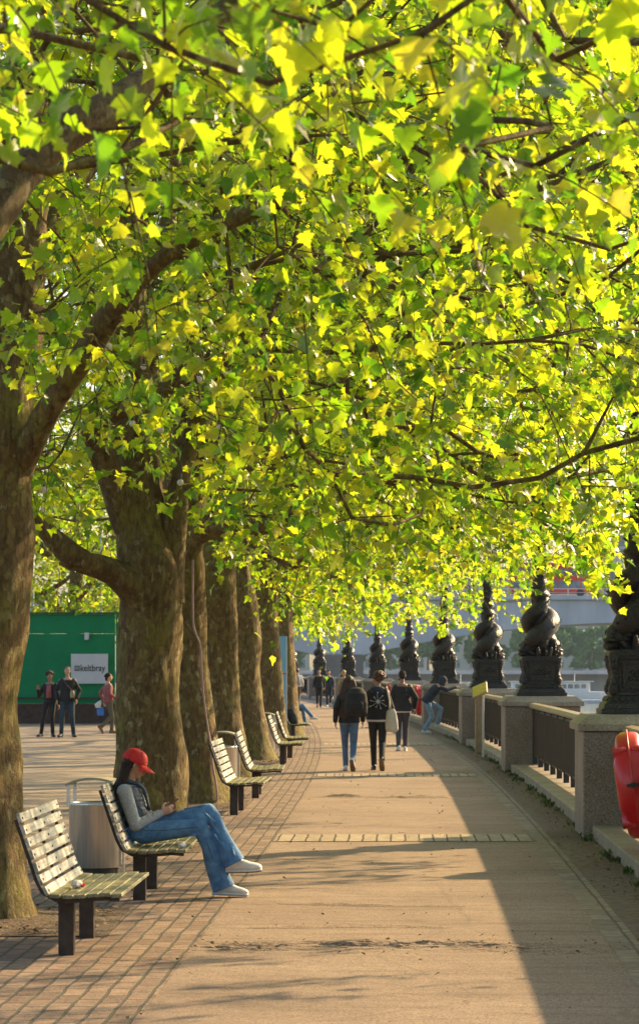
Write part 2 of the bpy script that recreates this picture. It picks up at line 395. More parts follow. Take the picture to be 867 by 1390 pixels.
def bark():
    m, nt, out = new_mat('plane_bark')
    b = N(nt, 'ShaderNodeBsdfPrincipled', i_Roughness=.8)
    b.inputs['Specular IOR Level'].default_value = .3
    v = coords(nt, 'Object', (1,1,.6))
    wn = N(nt, 'ShaderNodeTexNoise', i_Scale=9., i_Detail=6, i_Roughness=.7); nt.links.new(v, wn.inputs['Vector'])
    ad = N(nt, 'ShaderNodeMix', data_type='RGBA', blend_type='ADD'); ad.inputs['Factor'].default_value = .16
    nt.links.new(v, ad.inputs['A']); nt.links.new(wn.outputs['Color'], ad.inputs['B'])
    vo = N(nt, 'ShaderNodeTexVoronoi', i_Scale=21.); nt.links.new(ad.outputs['Result'], vo.inputs['Vector'])
    sep = N(nt, 'ShaderNodeSeparateColor'); nt.links.new(vo.outputs['Color'], sep.inputs[0])
    r = ramp(nt, sep.outputs[0], [(0, (.12,.072,.028)), (.5, (.185,.122,.045)), (.80, (.23,.165,.06)), (.93, (.29,.24,.095)), (1, (.42,.37,.20))])
    n2 = N(nt, 'ShaderNodeTexNoise', i_Scale=2.6, i_Detail=9, i_Roughness=.68); nt.links.new(v, n2.inputs['Vector'])
    r2 = ramp(nt, n2.outputs['Fac'], [(.34, (.085,.05,.022)), (.48, (.175,.12,.04)), (.62, (.23,.205,.035)), (.75, (.26,.255,.04))])
    f = ramp(nt, n2.outputs['Fac'], [(.36, (.55,.55,.55)), (.47, (.1,.1,.1)), (.62, (.8,.8,.8))])
    mx = N(nt, 'ShaderNodeMix', data_type='RGBA'); nt.links.new(f.outputs[0], mx.inputs['Factor'])
    nt.links.new(r.outputs[0], mx.inputs['A']); nt.links.new(r2.outputs[0], mx.inputs['B'])
    # fine vertical cracks
    v3 = coords(nt, 'Object', (1,1,.22)); n3 = N(nt, 'ShaderNodeTexNoise', i_Scale=26., i_Detail=8, i_Roughness=.7); nt.links.new(v3, n3.inputs['Vector'])
    ck = ramp(nt, n3.outputs['Fac'], [(.36, (.42,.38,.34)), (.50, (1,1,1)), (.7, (1.18,1.16,1.1))])
    m2 = N(nt, 'ShaderNodeMix', data_type='RGBA', blend_type='MULTIPLY'); m2.inputs['Factor'].default_value = .85
    nt.links.new(mx.outputs['Result'], m2.inputs['A']); nt.links.new(ck.outputs[0], m2.inputs['B'])
    nt.links.new(m2.outputs['Result'], b.inputs['Base Color'])
    bp = N(nt, 'ShaderNodeBump', i_Strength=.9, i_Distance=.04); nt.links.new(n3.outputs['Fac'], bp.inputs['Height'])
    ve = N(nt, 'ShaderNodeTexVoronoi', feature='DISTANCE_TO_EDGE', i_Scale=21.); nt.links.new(ad.outputs['Result'], ve.inputs['Vector'])
    re = ramp(nt, ve.outputs['Distance'], [(0, (0,0,0)), (.12, (1,1,1))])
    bp2 = N(nt, 'ShaderNodeBump', i_Strength=.7, i_Distance=.012); nt.links.new(re.outputs[0], bp2.inputs['Height']); nt.links.new(bp.outputs[0], bp2.inputs['Normal'])
    nt.links.new(bp2.outputs[0], b.inputs['Normal'])
    nt.links.new(b.outputs[0], out.inputs[0]); return m
M['bark'] = bark()
M['twig'] = mat_noise('twig_bark', (.06,.032,.02), (.13,.075,.045), 9, .7)

def leaf_mat():
    m, nt, out = new_mat('plane_leaf')
    at = N(nt, 'ShaderNodeAttribute', attribute_name='rnd')
    d = ramp(nt, at.outputs['Fac'], [(0, (.03,.085,.010)), (.5, (.06,.135,.012)), (.985, (.12,.20,.015)), (.994, (.14,.17,.03)), (1, (.16,.16,.04))])
    t = ramp(nt, at.outputs['Fac'], [(0, (.13,.34,.010)), (.3, (.33,.57,.012)), (.6, (.58,.75,.014)), (.992, (.84,.86,.03)), (.997, (.50,.52,.04)), (1, (.40,.40,.04))])
    df = N(nt, 'ShaderNodeBsdfDiffuse'); tr = N(nt, 'ShaderNodeBsdfTranslucent'); gl = N(nt, 'ShaderNodeBsdfGlossy', i_Roughness=.34)
    gl.inputs['Color'].default_value = (1,1,1,1)
    nt.links.new(d.outputs[0], df.inputs['Color']); nt.links.new(t.outputs[0], tr.inputs['Color'])
    m1 = N(nt, 'ShaderNodeMixShader'); m1.inputs[0].default_value = .71
    nt.links.new(df.outputs[0], m1.inputs[1]); nt.links.new(tr.outputs[0], m1.inputs[2])
    lw = N(nt, 'ShaderNodeLayerWeight', i_Blend=.3); pw = N(nt, 'ShaderNodeMath', operation='POWER'); pw.inputs[1].default_value = 3; nt.links.new(lw.outputs['Facing'], pw.inputs[0])
    fr = N(nt, 'ShaderNodeMath', operation='MULTIPLY_ADD'); fr.inputs[1].default_value = .38; fr.inputs[2].default_value = .03; nt.links.new(pw.outputs[0], fr.inputs[0])
    m2 = N(nt, 'ShaderNodeMixShader'); nt.links.new(fr.outputs[0], m2.inputs[0])
    nt.links.new(m1.outputs[0], m2.inputs[1]); nt.links.new(gl.outputs[0], m2.inputs[2])
    nt.links.new(m2.outputs[0], out.inputs[0]); return m
M['leaf'] = leaf_mat()

def water():
    m, nt, out = new_mat('river_water')
    b = N(nt, 'ShaderNodeBsdfPrincipled', i_Roughness=.12); b.inputs['Base Color'].default_value = (.10,.11,.10,1)
    v = coords(nt, 'Object', (1,.35,1)); n = N(nt, 'ShaderNodeTexNoise', i_Scale=.7, i_Detail=6); nt.links.new(v, n.inputs['Vector'])
    bp = N(nt, 'ShaderNodeBump', i_Strength=.5, i_Distance=.4); nt.links.new(n.outputs['Fac'], bp.inputs['Height']); nt.links.new(bp.outputs[0], b.inputs['Normal'])
    nt.links.new(b.outputs[0], out.inputs[0]); return m
M['water'] = water()

# ------------------------------------------------------------------ the curve of the promenade
_cp = np.array([(-40,1.2),(0,2.52),(12,2.92),(30.7,3.5),(49.5,3.9),(66.5,4.0),(86,3.82),(105,3.36),(124,2.56),(143,1.45),(162,0),(181,-1.8),(220,-6.5),(300,-20),(400,-45),(550,-95),(800,-200),(1200,-400)], float)
_sl = np.gradient(_cp[:,1], _cp[:,0])
def CX(y):
    y = min(max(y, _cp[0,0]), _cp[-1,0]-1e-6)
    i = int(np.searchsorted(_cp[:,0], y, side='right')-1)
    h = _cp[i+1,0]-_cp[i,0]; t = (y-_cp[i,0])/h
    return float((2*t**3-3*t**2+1)*_cp[i,1] + (t**3-2*t**2+t)*h*_sl[i] + (-2*t**3+3*t**2)*_cp[i+1,1] + (t**3-t**2)*h*_sl[i+1])
def ang(y): return math.atan2(CX(y+.5)-CX(y-.5), 1.0)     # heading, clockwise from +Y
def at(off, y, z=0): return Vector((CX(y)+off, y, z))
FPX = 3800.0; CAMH = 1.85
def in_view(x, y, z, m=2.5):
    return (np.abs(x) < .1141*y + m) & (z < .2382*y + CAMH + m) & (y > 1)
# ------------------------------------------------------------------ ground and water
def ribbon(name, offs, ys, z, mat, kind='structure', zfun=None, xabs=False):
    """sheet following the promenade, one column of vertices per offset, UV in metres"""
    V = []; UV = []
    for y in ys:
        for o in offs:
            x = (o if xabs else CX(y)+o); V.append((x, y, z + (zfun(x, y) if zfun else 0))); UV.append((o, y))
    n = len(offs); F = [(i*n+j, i*n+j+1, (i+1)*n+j+1, (i+1)*n+j) for i in range(len(ys)-1) for j in range(n-1)]
    me = bpy.data.meshes.new(name); me.from_pydata(V, [], F)
    uv = me.uv_layers.new(name='UVMap')
    for l in me.loops: uv.data[l.index].uv = UV[l.vertex_index]
    o = link_mesh(name, me, mat)
    return tag(o, kind=kind)
ysl = list(np.arange(-30, 200, 2.0)) + list(np.arange(200, 721, 10.0))
# land: one sheet from the river wall out to the horizon on the left, cut by the river on the right
V = []; F = []
yy = [-300] + ysl + [900, 1500, 4000]
for y in yy:
    xr = CX(y)+.68 if y < 720 else 4000
    xl = -4000
    V += [(xl, y, 0), (min(-40, xr-30), y, 0), (xr if y <= 720 else 4000, y, 0)]
n = 3
for i in range(len(yy)-1):
    for j in range(2):
        F.append((i*n+j, i*n+j+1, (i+1)*n+j+1, (i+1)*n+j))
me = bpy.data.meshes.new('ground'); me.from_pydata(V, [], F)
tag(link_mesh('ground', me, M['plaza']), kind='structure')
far = MB(); far.add([(-170, 724, .05), (4000, 724, .05), (4000, 4000, .05), (-170, 4000, .05)], [(0,1,2,3)])
tag(far.build('far_bank', M['grass']), kind='structure')
w = MB(); w.add([(-4000,-300,-5),(4000,-300,-5),(4000,2500,-5),(-4000,2500,-5)], [(0,1,2,3)])
tag(w.build('river', M['water']), kind='structure')
bw = MB()
for i in range(len(ysl)-1):
    a, b = ysl[i], ysl[i+1]
    bw.add([(CX(a)+.69,a,-5.5),(CX(b)+.69,b,-5.5),(CX(b)+.69,b,-.01),(CX(a)+.69,a,-.01)], [(0,1,2,3)])
bw.box(-170, 3000, 722, 724, -5.5, .9)
tag(bw.build('embankment', M['concrete_pale']), kind='structure')

# promenade sheets
offs = [-3.95, -3.6, -3.0, -2.4, -1.8, -1.22]
ribbon('path', offs, ysl[:115+30], .012, M['tarmac'])
ribbon('brick_paving', [-6.1, -5.5, -5.0, -4.5, -3.95], ysl[:115+10], .010, M['setts'])
ribbon('brick_edging', [-1.22, -1.01], ysl[:115+10], .014, M['sett_edge'])
ribbon('gutter', [-1.01, -.50], ysl[:115+10], .008, M['dirt'])
for k, yc in enumerate([12.0, 29.9, 47.3, 66.2, 85, 104, 123]):
    me_y = [yc-.5, yc+.7]
    V = []; UV = []
    xs = np.linspace(-3.95, -1.22, 12)
    V = [(CX(y)+o, y, .018) for y in me_y for o in xs]; UV = [(o, y-yc+.5) for y in me_y for o in xs]
    me = bpy.data.meshes.new('sett_strip'); me.from_pydata(V, [], [(i, i+1, 12+i+1, 12+i) for i in range(11)])
    uv = me.uv_layers.new(name='UVMap')
    for l in me.loops: uv.data[l.index].uv = UV[l.vertex_index]
    tag(link_mesh('sett_strip', me, M['sett_cross']), kind='structure')

# broken, root-lifted tarmac across the path
from mathutils import noise as mn
def lump(x, y):
    cy = 18.35 + .22*math.sin(x*1.7+.5) - .1*x
    e = math.exp(-((y-cy)/.33)**2) * min(1, max(0, (x+1.2)/.6)) * min(1, max(0, (2.1-x)/.6))
    n = mn.fractal(Vector((x*2.2, y*9, 3)), .8, 2, 5)
    return max(-.007, e*(.008 + .034*n) - .002)
xs = np.linspace(-.82, 1.9, 200); ysb = np.linspace(17.3, 19.5, 170)
V = [(x, y, .0105 + lump(x, y)) for y in ysb for x in xs]
nn = len(xs)
F = [(i*nn+j, i*nn+j+1, (i+1)*nn+j+1, (i+1)*nn+j) for i in range(len(ysb)-1) for j in range(nn-1)]
keep = [f for f in F if max(V[i][2] for i in f) > .0100]
me = bpy.data.meshes.new('broken_tarmac'); me.from_pydata(V, [], keep)
bm = bmesh.new(); bm.from_mesh(me); bmesh.ops.delete(bm, geom=[v for v in bm.verts if not v.link_faces], context='VERTS'); bm.to_mesh(me); bm.free()
tag(link_mesh('broken_tarmac', me, M['tarmac']), kind='structure')
# a thin ridge further on
def ridge(xa, xb, yc, h, wdt, name):
    xs = np.linspace(xa, xb, 130); yv = np.linspace(yc-wdt, yc+wdt, 26)
    V = []
    for y in yv:
        for x in xs:
            cy = yc + .12*math.sin(x*2.3+yc)
            e = math.exp(-((y-cy)/(wdt*.38))**2)*min(1, (x-xa)/.4, (xb-x)/.4)
            n = mn.fractal(Vector((x*3, y*8, yc)), .8, 2, 4)
            V.append((x, y, .012 + max(-.004, e*(h+h*1.2*n))))
    n_ = len(xs); F = [(i*n_+j, i*n_+j+1, (i+1)*n_+j+1, (i+1)*n_+j) for i in range(25) for j in range(n_-1)]
    keep = [f for f in F if max(V[i][2] for i in f) > .0145]
    me = bpy.data.meshes.new(name); me.from_pydata(V, [], keep)
    bm = bmesh.new(); bm.from_mesh(me); bmesh.ops.delete(bm, geom=[v for v in bm.verts if not v.link_faces], context='VERTS'); bm.to_mesh(me); bm.free()
    tag(link_mesh(name, me, M['tarmac'], smooth=True), kind='structure')
ridge(-.1, 2.0, 39.3, .03, .35, 'cracked_ridge')
ridge(-.4, 1.2, 21.6, .012, .2, 'cracked_ridge')
ridge(-.6, 1.0, 19.7, .012, .22, 'cracked_ridge')

# tree pits: soil squares sunk in the paving
TREES = [(-2.75, 11.5), (-2.42, 20.3), (-1.76, 28.9), (-1.66, 37.4), (-1.60, 46.1), (-1.40, 54.8), (-1.16, 64.0), (-.92, 74.0), (-1.0, 85), (-1.5, 97), (-2.2, 110), (-3.3, 124), (-4.6, 139)]
for i, (tx, ty) in enumerate(TREES[:9]):
    a, b = (-.95, 1.0) 
    xl = CX(ty)-6.05; xr = CX(ty)-4.75+.12
    V = []; nx, ny = 40, 50
    x0, x1, y0, y1 = tx-1.0, xr, ty-1.25, ty+1.1
    for j in range(ny):
        for k in range(nx):
            x = x0+(x1-x0)*k/(nx-1); y = y0+(y1-y0)*j/(ny-1)
            d = math.hypot(x-tx, y-ty)
            V.append((x, y, .0145 + max(0, .07*math.exp(-(d/.55)**2)) + .012*max(0, mn.noise(Vector((x*14, y*14, i))))))
    F = [(j*nx+k, j*nx+k+1, (j+1)*nx+k+1, (j+1)*nx+k) for j in range(ny-1) for k in range(nx-1)]
    me = bpy.data.meshes.new('tree_pit'); me.from_pydata(V, [], F)
    tag(link_mesh('tree_pit', me, M['soil']), kind='structure')

# leaf litter on the pits and in the gutter, weeds along the plinth
def scatter(name, mat, pts, smin, smax, kind='stuff', up=.5):
    V = []; F = []
    for (x, y, z) in pts:
        s = random.uniform(smin, smax); a = random.uniform(0, 2*pi); t = random.uniform(-up, up); t2 = random.uniform(-up, up)
        u = Vector((math.cos(a), math.sin(a), t))*s; v = Vector((-math.sin(a), math.cos(a), t2))*s*random.uniform(.4, .8)
        c = Vector((x, y, z+.004+s*up*.6)); b = len(V)
        V += [c-u, c-v*.8, c+u, c+v*.8+Vector((0,0,s*.3))]; F.append((b, b+1, b+2, b+3))
    me = bpy.data.meshes.new(name); me.from_pydata([tuple(v) for v in V], [], F)
    return tag(link_mesh(name, me, mat), kind=kind)
pts = []
for (tx, ty) in TREES[:6]:
    for _ in range(650):
        x = random.uniform(tx-.9, CX(ty)-4.7); y = random.uniform(ty-1.3, ty+1.1)
        if math.hypot(x-tx, y-ty) > .35: pts.append((x, y, .02))
for _ in range(1500):
    y = random.uniform(14, 60)
    if y < 60: pts.append((CX(y)+random.triangular(-1.02, -.5, -.6), y, .012))
for _ in range(700):
    y = random.uniform(13, 80); pts.append((CX(y)+random.uniform(-6, -1.2), y, .016))
for _ in range(160): pts.append((random.uniform(-1, 2), random.gauss(18.3, .35), .02))
tag(scatter('fallen_leaves', M['litter'], pts, .008, .024), 'dry brown leaf crumbs scattered over paving and soil', 'leaf litter')
V = []; F = []
for _ in range(420):
    y = random.uniform(14, 75); cx = CX(y)-.60+random.gauss(0, .05)
    if mn.noise(Vector((0, y*.8, 1))) < -.05: continue
    for k in range(random.randint(4, 9)):
        a = random.uniform(0, 2*pi); l = random.uniform(.02, .07); b = len(V); w_ = l*.22
        p = Vector((cx+random.gauss(0,.02), y+random.gauss(0,.02), .01)); d = Vector((math.cos(a)*l*.7, math.sin(a)*l*.7, l)); s = Vector((-math.sin(a), math.cos(a), 0))*w_
        V += [p, p+d*.6+s, p+d, p+d*.6-s]; F.append((b, b+1, b+2, b+3))
me = bpy.data.meshes.new('weeds'); me.from_pydata([tuple(v) for v in V], [], F)
tag(link_mesh('weeds', me, M['weed']), 'small green weeds along the foot of the stone kerb', 'weeds', kind='stuff')

# ------------------------------------------------------------------ balustrade: kerb plinth, piers, railings
PIERS = [12.3, 30.7, 49.5, 66.6, 86, 105, 124, 143, 162, 181, 200]
kb = MB()
for i in range(len(PIERS)-1):
    a, b = PIERS[i]+.66, PIERS[i+1]-.66
    ks = np.linspace(a, b, 12)
    for j in range(11):
        y0, y1 = ks[j], ks[j+1]-.006
        xa0, xa1 = CX(y0)-.56, CX(y1)-.56; xb0, xb1 = CX(y0)+.55, CX(y1)+.55; h = .15; hi = .165
        kb.add([(xa0,y0,0),(xa1,y1,0),(xb1,y1,0),(xb0,y0,0),(xa0,y0,h),(xa1,y1,h),(xb1,y1,hi),(xb0,y0,hi)],
               [(0,3,2,1),(4,5,6,7),(0,1,5,4),(1,2,6,5),(2,3,7,6),(3,0,4,7)])
tag(kb.build('kerb', M['cap_stone'], bevel=.012), kind='structure')

ordn = ['nearest', 'second', 'third', 'fourth', 'fifth', 'sixth', 'seventh', 'eighth', 'ninth']
def pier_proto():
    r = empty('stone_pier')
    MB().box(-.66,.66,-.68,.68,0,1.16).build('shaft', M['granite'], r, bevel=.02)
    c = MB(); c.loft([((0,0,1.162),(.70,0,0),(0,.72,0))]*1, 4) if False else None
    c = MB()
    prof = [(.715,1.162),(.715,1.235),(.60,1.33),(.60,1.335)]
    vs = []
    for s, z in prof: vs += [(-s,-s-.02,z),(s,-s-.02,z),(s,s+.02,z),(-s,s+.02,z)]
    fs = [(0,3,2,1),(12,13,14,15)]
    for i in range(3):
        for k in range(4): fs.append((i*4+k, i*4+(k+1)%4, (i+1)*4+(k+1)%4, (i+1)*4+k))
    c.add(vs, fs); c.build('coping', M['cap_stone'], r, bevel=.012)
    return r
pp = pier_proto()
PL = PIERS[1:10]
for i, y in enumerate(PL):
    o = pp if i == 0 else copy_tree(pp)
    o.location = (CX(y), y, 0); o.rotation_euler = (0, 0, -ang(y))
    if i < 8:
        what = ['beside the red ring housing at the right edge of the photo', 'with coping seen whole behind the nearest railing', 'beside the yellow-topped information stand',
                'behind the man in the navy hoodie', 'on the bend past the second red ring housing', 'on the bend, sixth along the promenade', 'far round the bend, behind the walkers', 'far round the bend, second to last'][i]
        tag(o, f'{ordn[i]} grey granite pier, {what}', 'pier', 'granite piers along the river wall')
    else: tag(o, 'farthest grey granite pier at the end of the bend', 'pier', 'granite piers along the river wall')

# dolphin lamp standard
def lamp_proto():
    r = empty('lamp_post')
    b = MB()
    for (s, z0, z1, s2) in ((.44,0,.06,.44),(.42,.06,.12,.40),(.39,.12,.20,.33),(.33,.20,.24,.33)):
        vs = [(-s,-s,z0),(s,-s,z0),(s,s,z0),(-s,s,z0),(-s2,-s2,z1),(s2,-s2,z1),(s2,s2,z1),(-s2,s2,z1)]
        b.add(vs, [(0,3,2,1),(4,5,6,7),(0,1,5,4),(1,2,6,5),(2,3,7,6),(3,0,4,7)])
    for k in range(4):
        Mk = Matrix.Rotation(k*pi/2, 3, 'Z')
        for j in range(9): b.cbox(Mk @ Vector((-.29+.0725*j, -.36, .165)), (.045,.03,.06), Mk @ Matrix.Rotation(-.6, 3, 'X'))
    b.build('base', M['iron'], r, bevel=.008)
    p = MB()
    p.box(-.29,.29,-.29,.29,.24,.60)
    for s, z0, z1 in ((.32,.60,.635),(.35,.635,.67),(.31,.67,.70)): p.box(-s,s,-s,s,z0,z1)
    for k in range(4):
        Mk = Matrix.Rotation(k*pi/2, 3, 'Z')
        # frame of the panel and a relief of scrolls
        for (cx, cz, sx, sz) in ((0,.29,.40,.03),(0,.565,.40,.03),(-.19,.43,.03,.25),(.19,.43,.03,.25)):
            p.cbox(Mk @ Vector((cx,-.30,cz)), (sx,.03,sz), Mk)
        for j in range(14):
            a = j*2.4; rr = .02+.0085*j
            p.ell(Mk @ Vector((rr*math.cos(a)*1.1, -.295, .43+rr*math.sin(a)*.75)), (.028,.025,.022), None, 8, 5)
        # scroll brackets on the corners
        c = Matrix.Rotation(k*pi/2+pi/4, 3, 'Z')
        for (rr, z, q) in ((.43,.27,.075),(.42,.34,.055),(.40,.40,.05),(.405,.47,.055),(.42,.54,.07),(.43,.61,.075)):
            p.ell(c @ Vector((rr, 0, z)), (q*.8,q*.75,q), None, 10, 6)
    p.build('pedestal', M['iron'], r, bevel=.004)
    col = MB()
    prof = [(.17,.70),(.15,1.0),(.13,1.4),(.12,1.68),(.16,1.74),(.18,1.78),(.15,1.82),(.12,1.86),(.125,1.9),(.15,1.98),(.13,2.02),(.105,2.06)]
    zz = 2.06; rr = .105
    for q in range(4):
        prof += [(rr, zz+.34), (rr+.03, zz+.37), (rr+.035, zz+.41), (rr-.005, zz+.46)]
        zz += .48; rr -= .008
    prof += [(rr,zz),(rr+.05,zz+.05),(rr+.07,zz+.1),(.05,zz+.16)]
    ztop = zz+.16
    n = 28; vs = []
    for r_, z in prof:
        for k in range(n):
            a = 2*pi*k/n; fl = 1-.13*(k % 2) if z > 2.05 else 1
            vs.append((r_*fl*math.cos(a), r_*fl*math.sin(a), z))
    fs = [(i*n+k, i*n+(k+1)%n, (i+1)*n+(k+1)%n, (i+1)*n+k) for i in range(len(prof)-1) for k in range(n)]
    fs += [tuple(range(n))[::-1], tuple((len(prof)-1)*n+k for k in range(n))]
    col.add(vs, fs)
    for q in range(10):    # garland bosses round the column
        for k in range(5):
            a = k*2*pi/5+q*.6; z = 2.12+q*.19
            col.ell((.105*math.cos(a), .105*math.sin(a), z), (.024,.024,.035), None, 8, 5)
    cr = MB()
    col.build('column', M['iron'], r, smooth=True)
    # two fish, heads down, bodies wound round the column
    for s in range(2):
        d = MB(); pts = []; rs = []
        T = 46
        for i in range(T):
            t = i/(T-1); a = s*pi + .35 + t*2*pi*1.02
            z = .90 + .95*t**.92
            rad = .215*(1-t)**.55*.95 + .035
            rad = .05 + .155*math.sin(min(1,(1-t)*1.35)*pi/2)
            body = (.115 + .075*math.sin(min(1, t*4.2)*pi*.5))*(1-t)**.62 + .012
            pts.append(Vector((rad*math.cos(a), rad*math.sin(a), z))); rs.append(body)
        d.tube(pts, rs, 14)
        a0 = s*pi + .35; dr = Vector((math.cos(a0), math.sin(a0), 0)); tg = Vector((-math.sin(a0), math.cos(a0), 0))
        hc = dr*.24 + Vector((0,0,.86))
        Mh = Matrix((dr, tg, Vector((0,0,1)))).transposed()
        d.ell(hc, (.145,.135,.15), Mh)
        d.ell(hc + dr*.10 + Vector((0,0,-.12)), (.085,.10,.055), Mh)       # lips
        d.ell(hc + dr*.09 + Vector((0,0,-.055)), (.10,.115,.04), Mh)
        for q in (-1, 1):
            d.ell(hc + dr*.10 + tg*q*.085 + Vector((0,0,.03)), (.035,.03,.035), Mh, 8, 6)   # eyes
            for j in range(5):                                                  # fins spreading from the cheeks
                e = hc + tg*q*(.13+.035*j) - dr*.02*j + Vector((0,0,-.10+.05*j))
                d.cap(hc + tg*q*.08, .03, e, .016, 6, 2)
        for i in range(3, T-4, 2):                                              # spiny back
            c = pts[i]; o_ = Vector((c.x, c.y, 0)).normalized()
            d.cap(c + o_*rs[i]*.9, .016, c + o_*(rs[i]+.03) + Vector((0,0,.02)), .006, 5, 2)
        e = pts[-1]; o_ = Vector((e.x, e.y, 0)).normalized()
        for q in (-1, 0, 1):
            d.cap(e, .03, e + o_*.10 + Vector((-o_.y, o_.x, 0))*q*.07 + Vector((0,0,.07)), .012, 7, 2)
        d.build('fish', M['iron'], r, smooth=True)
    ac = MB()                                                                   # acanthus leaves and waves below the heads
    for k in range(14):
        a = 2*pi*k/14; o_ = Vector((math.cos(a), math.sin(a), 0))
        ac.cap(o_*.22+Vector((0,0,.70)), .055, o_*(.33 if k % 2 else .28)+Vector((0,0,.78 if k % 2 else .84)), .025, 8, 3)
    ac.build('waves', M['iron'], r, smooth=True)
    g = MB(); g.ell((0,0,ztop+.24), (.23,.23,.24), None, 20, 12); gl = g.build('globe', M['bulb'], r, smooth=True)
    k = MB(); k.lathe([(.12,ztop-.02),(.13,ztop+.03),(.10,ztop+.05)]); k.build('lamp_collar', M['iron'], r, smooth=True); k = MB(); k.lathe([(.07,ztop+.46),(.09,ztop+.5),(.03,ztop+.55),(.01,ztop+.66)])
    k.build('crown_finial', M['iron'], r, smooth=True)
    return r
lp = lamp_proto()
ldesc = ['nearest black iron lamp post with fish sculpture, half cut by the right edge', 'second black iron lamp post, standing tall before the river and bridge arch',
         'third black iron lamp post, above the yellow-topped stand', 'fourth black iron lamp post, right above the man in the navy hoodie', 'fifth black iron lamp post, behind the walker in the black jacket',
         'sixth black iron lamp post, beside the curly-haired walker', 'seventh black iron lamp post, above the blonde head on the bend', 'eighth black iron lamp post, behind the two dark-dressed oncoming walkers', 'ninth and farthest black iron lamp post, behind the walker with pale backpack']
for i, y in enumerate(PL):
    o = lp if i == 0 else copy_tree(lp)
    o.location = (CX(y), y, 1.336); o.rotation_euler = (0, 0, -ang(y) + (.0 if i % 2 == 0 else 0))
    tag(o, ldesc[i], 'lamp post', 'iron fish lamp posts on the piers')

# railings between the piers
def railing(y0, y1, label):
    ym = (y0+y1)/2
    r = empty('railing', (CX(ym)-.15, ym, 0), 0, label, 'railing', 'iron railings between the piers')
    X = lambda y: CX(y)-CX(ym); 
    ks = np.linspace(y0, y1, 10)
    h = MB()
    sec = [(-.085,1.13),(.085,1.13),(.10,1.16),(.075,1.21),(0,1.225),(-.075,1.21),(-.10,1.16)]
    vs = []
    for y in ks:
        for a, z in sec: vs.append((X(y)+a, y-ym, z))
    n = len(sec)
    h.add(vs, [(i*n+k, i*n+(k+1)%n, (i+1)*n+(k+1)%n, (i+1)*n+k) for i in range(9) for k in range(n)] + [tuple(range(n)), tuple(9*n+k for k in range(n))])
    h.build('handrail', M['handrail'], r)
    nb = max(2, round((y1-y0)/1.55)); ps = np.linspace(y0+.12, y1-.12, nb+1)
    for i, y in enumerate(ps):
        MB().box(X(y)-.04, X(y)+.04, y-ym-.04, y-ym+.04, .155, 1.13).build('post', M['rail_metal'], r)
    for i in range(nb):
        a, b = ps[i]+.04, ps[i+1]-.04
        p = MB()
        def bar(z0, z1, t):
            p.add([(X(a)-t,a-ym,z0),(X(a)+t,a-ym,z0),(X(b)+t,b-ym,z0),(X(b)-t,b-ym,z0),(X(a)-t,a-ym,z1),(X(a)+t,a-ym,z1),(X(b)+t,b-ym,z1),(X(b)-t,b-ym,z1)],
                  [(0,3,2,1),(4,5,6,7),(0,1,5,4),(1,2,6,5),(2,3,7,6),(3,0,4,7)])
        bar(.29, .33, .025); bar(1.06, 1.10, .025)
        m = 13
        for j in range(m):
            y = a+(b-a)*(j+.5)/m; p.box(X(y)-.045, X(y)+.045, y-ym-.019, y-ym+.019, .33, 1.06)
        p.build('bar_panel', M['rail_metal'], r)
    return r
rl = ['brown iron railing behind the red ring housing at the right edge', 'brown iron railing between the nearest and second piers, pale handrail', 'brown iron railing between second and third piers, behind the yellow-topped stand',
      'brown iron railing the man in the navy hoodie leans at', 'brown iron railing between fourth and fifth piers, behind the red ring housing by the walkers', 'brown iron railing on the bend between fifth and sixth piers',
      'brown iron railing on the bend between sixth and seventh piers', 'brown iron railing on the bend between seventh and eighth piers', 'brown iron railing at the far end of the bend']
for i in range(9):
    railing(PIERS[i]+.69, PIERS[i+1]-.69, rl[i])

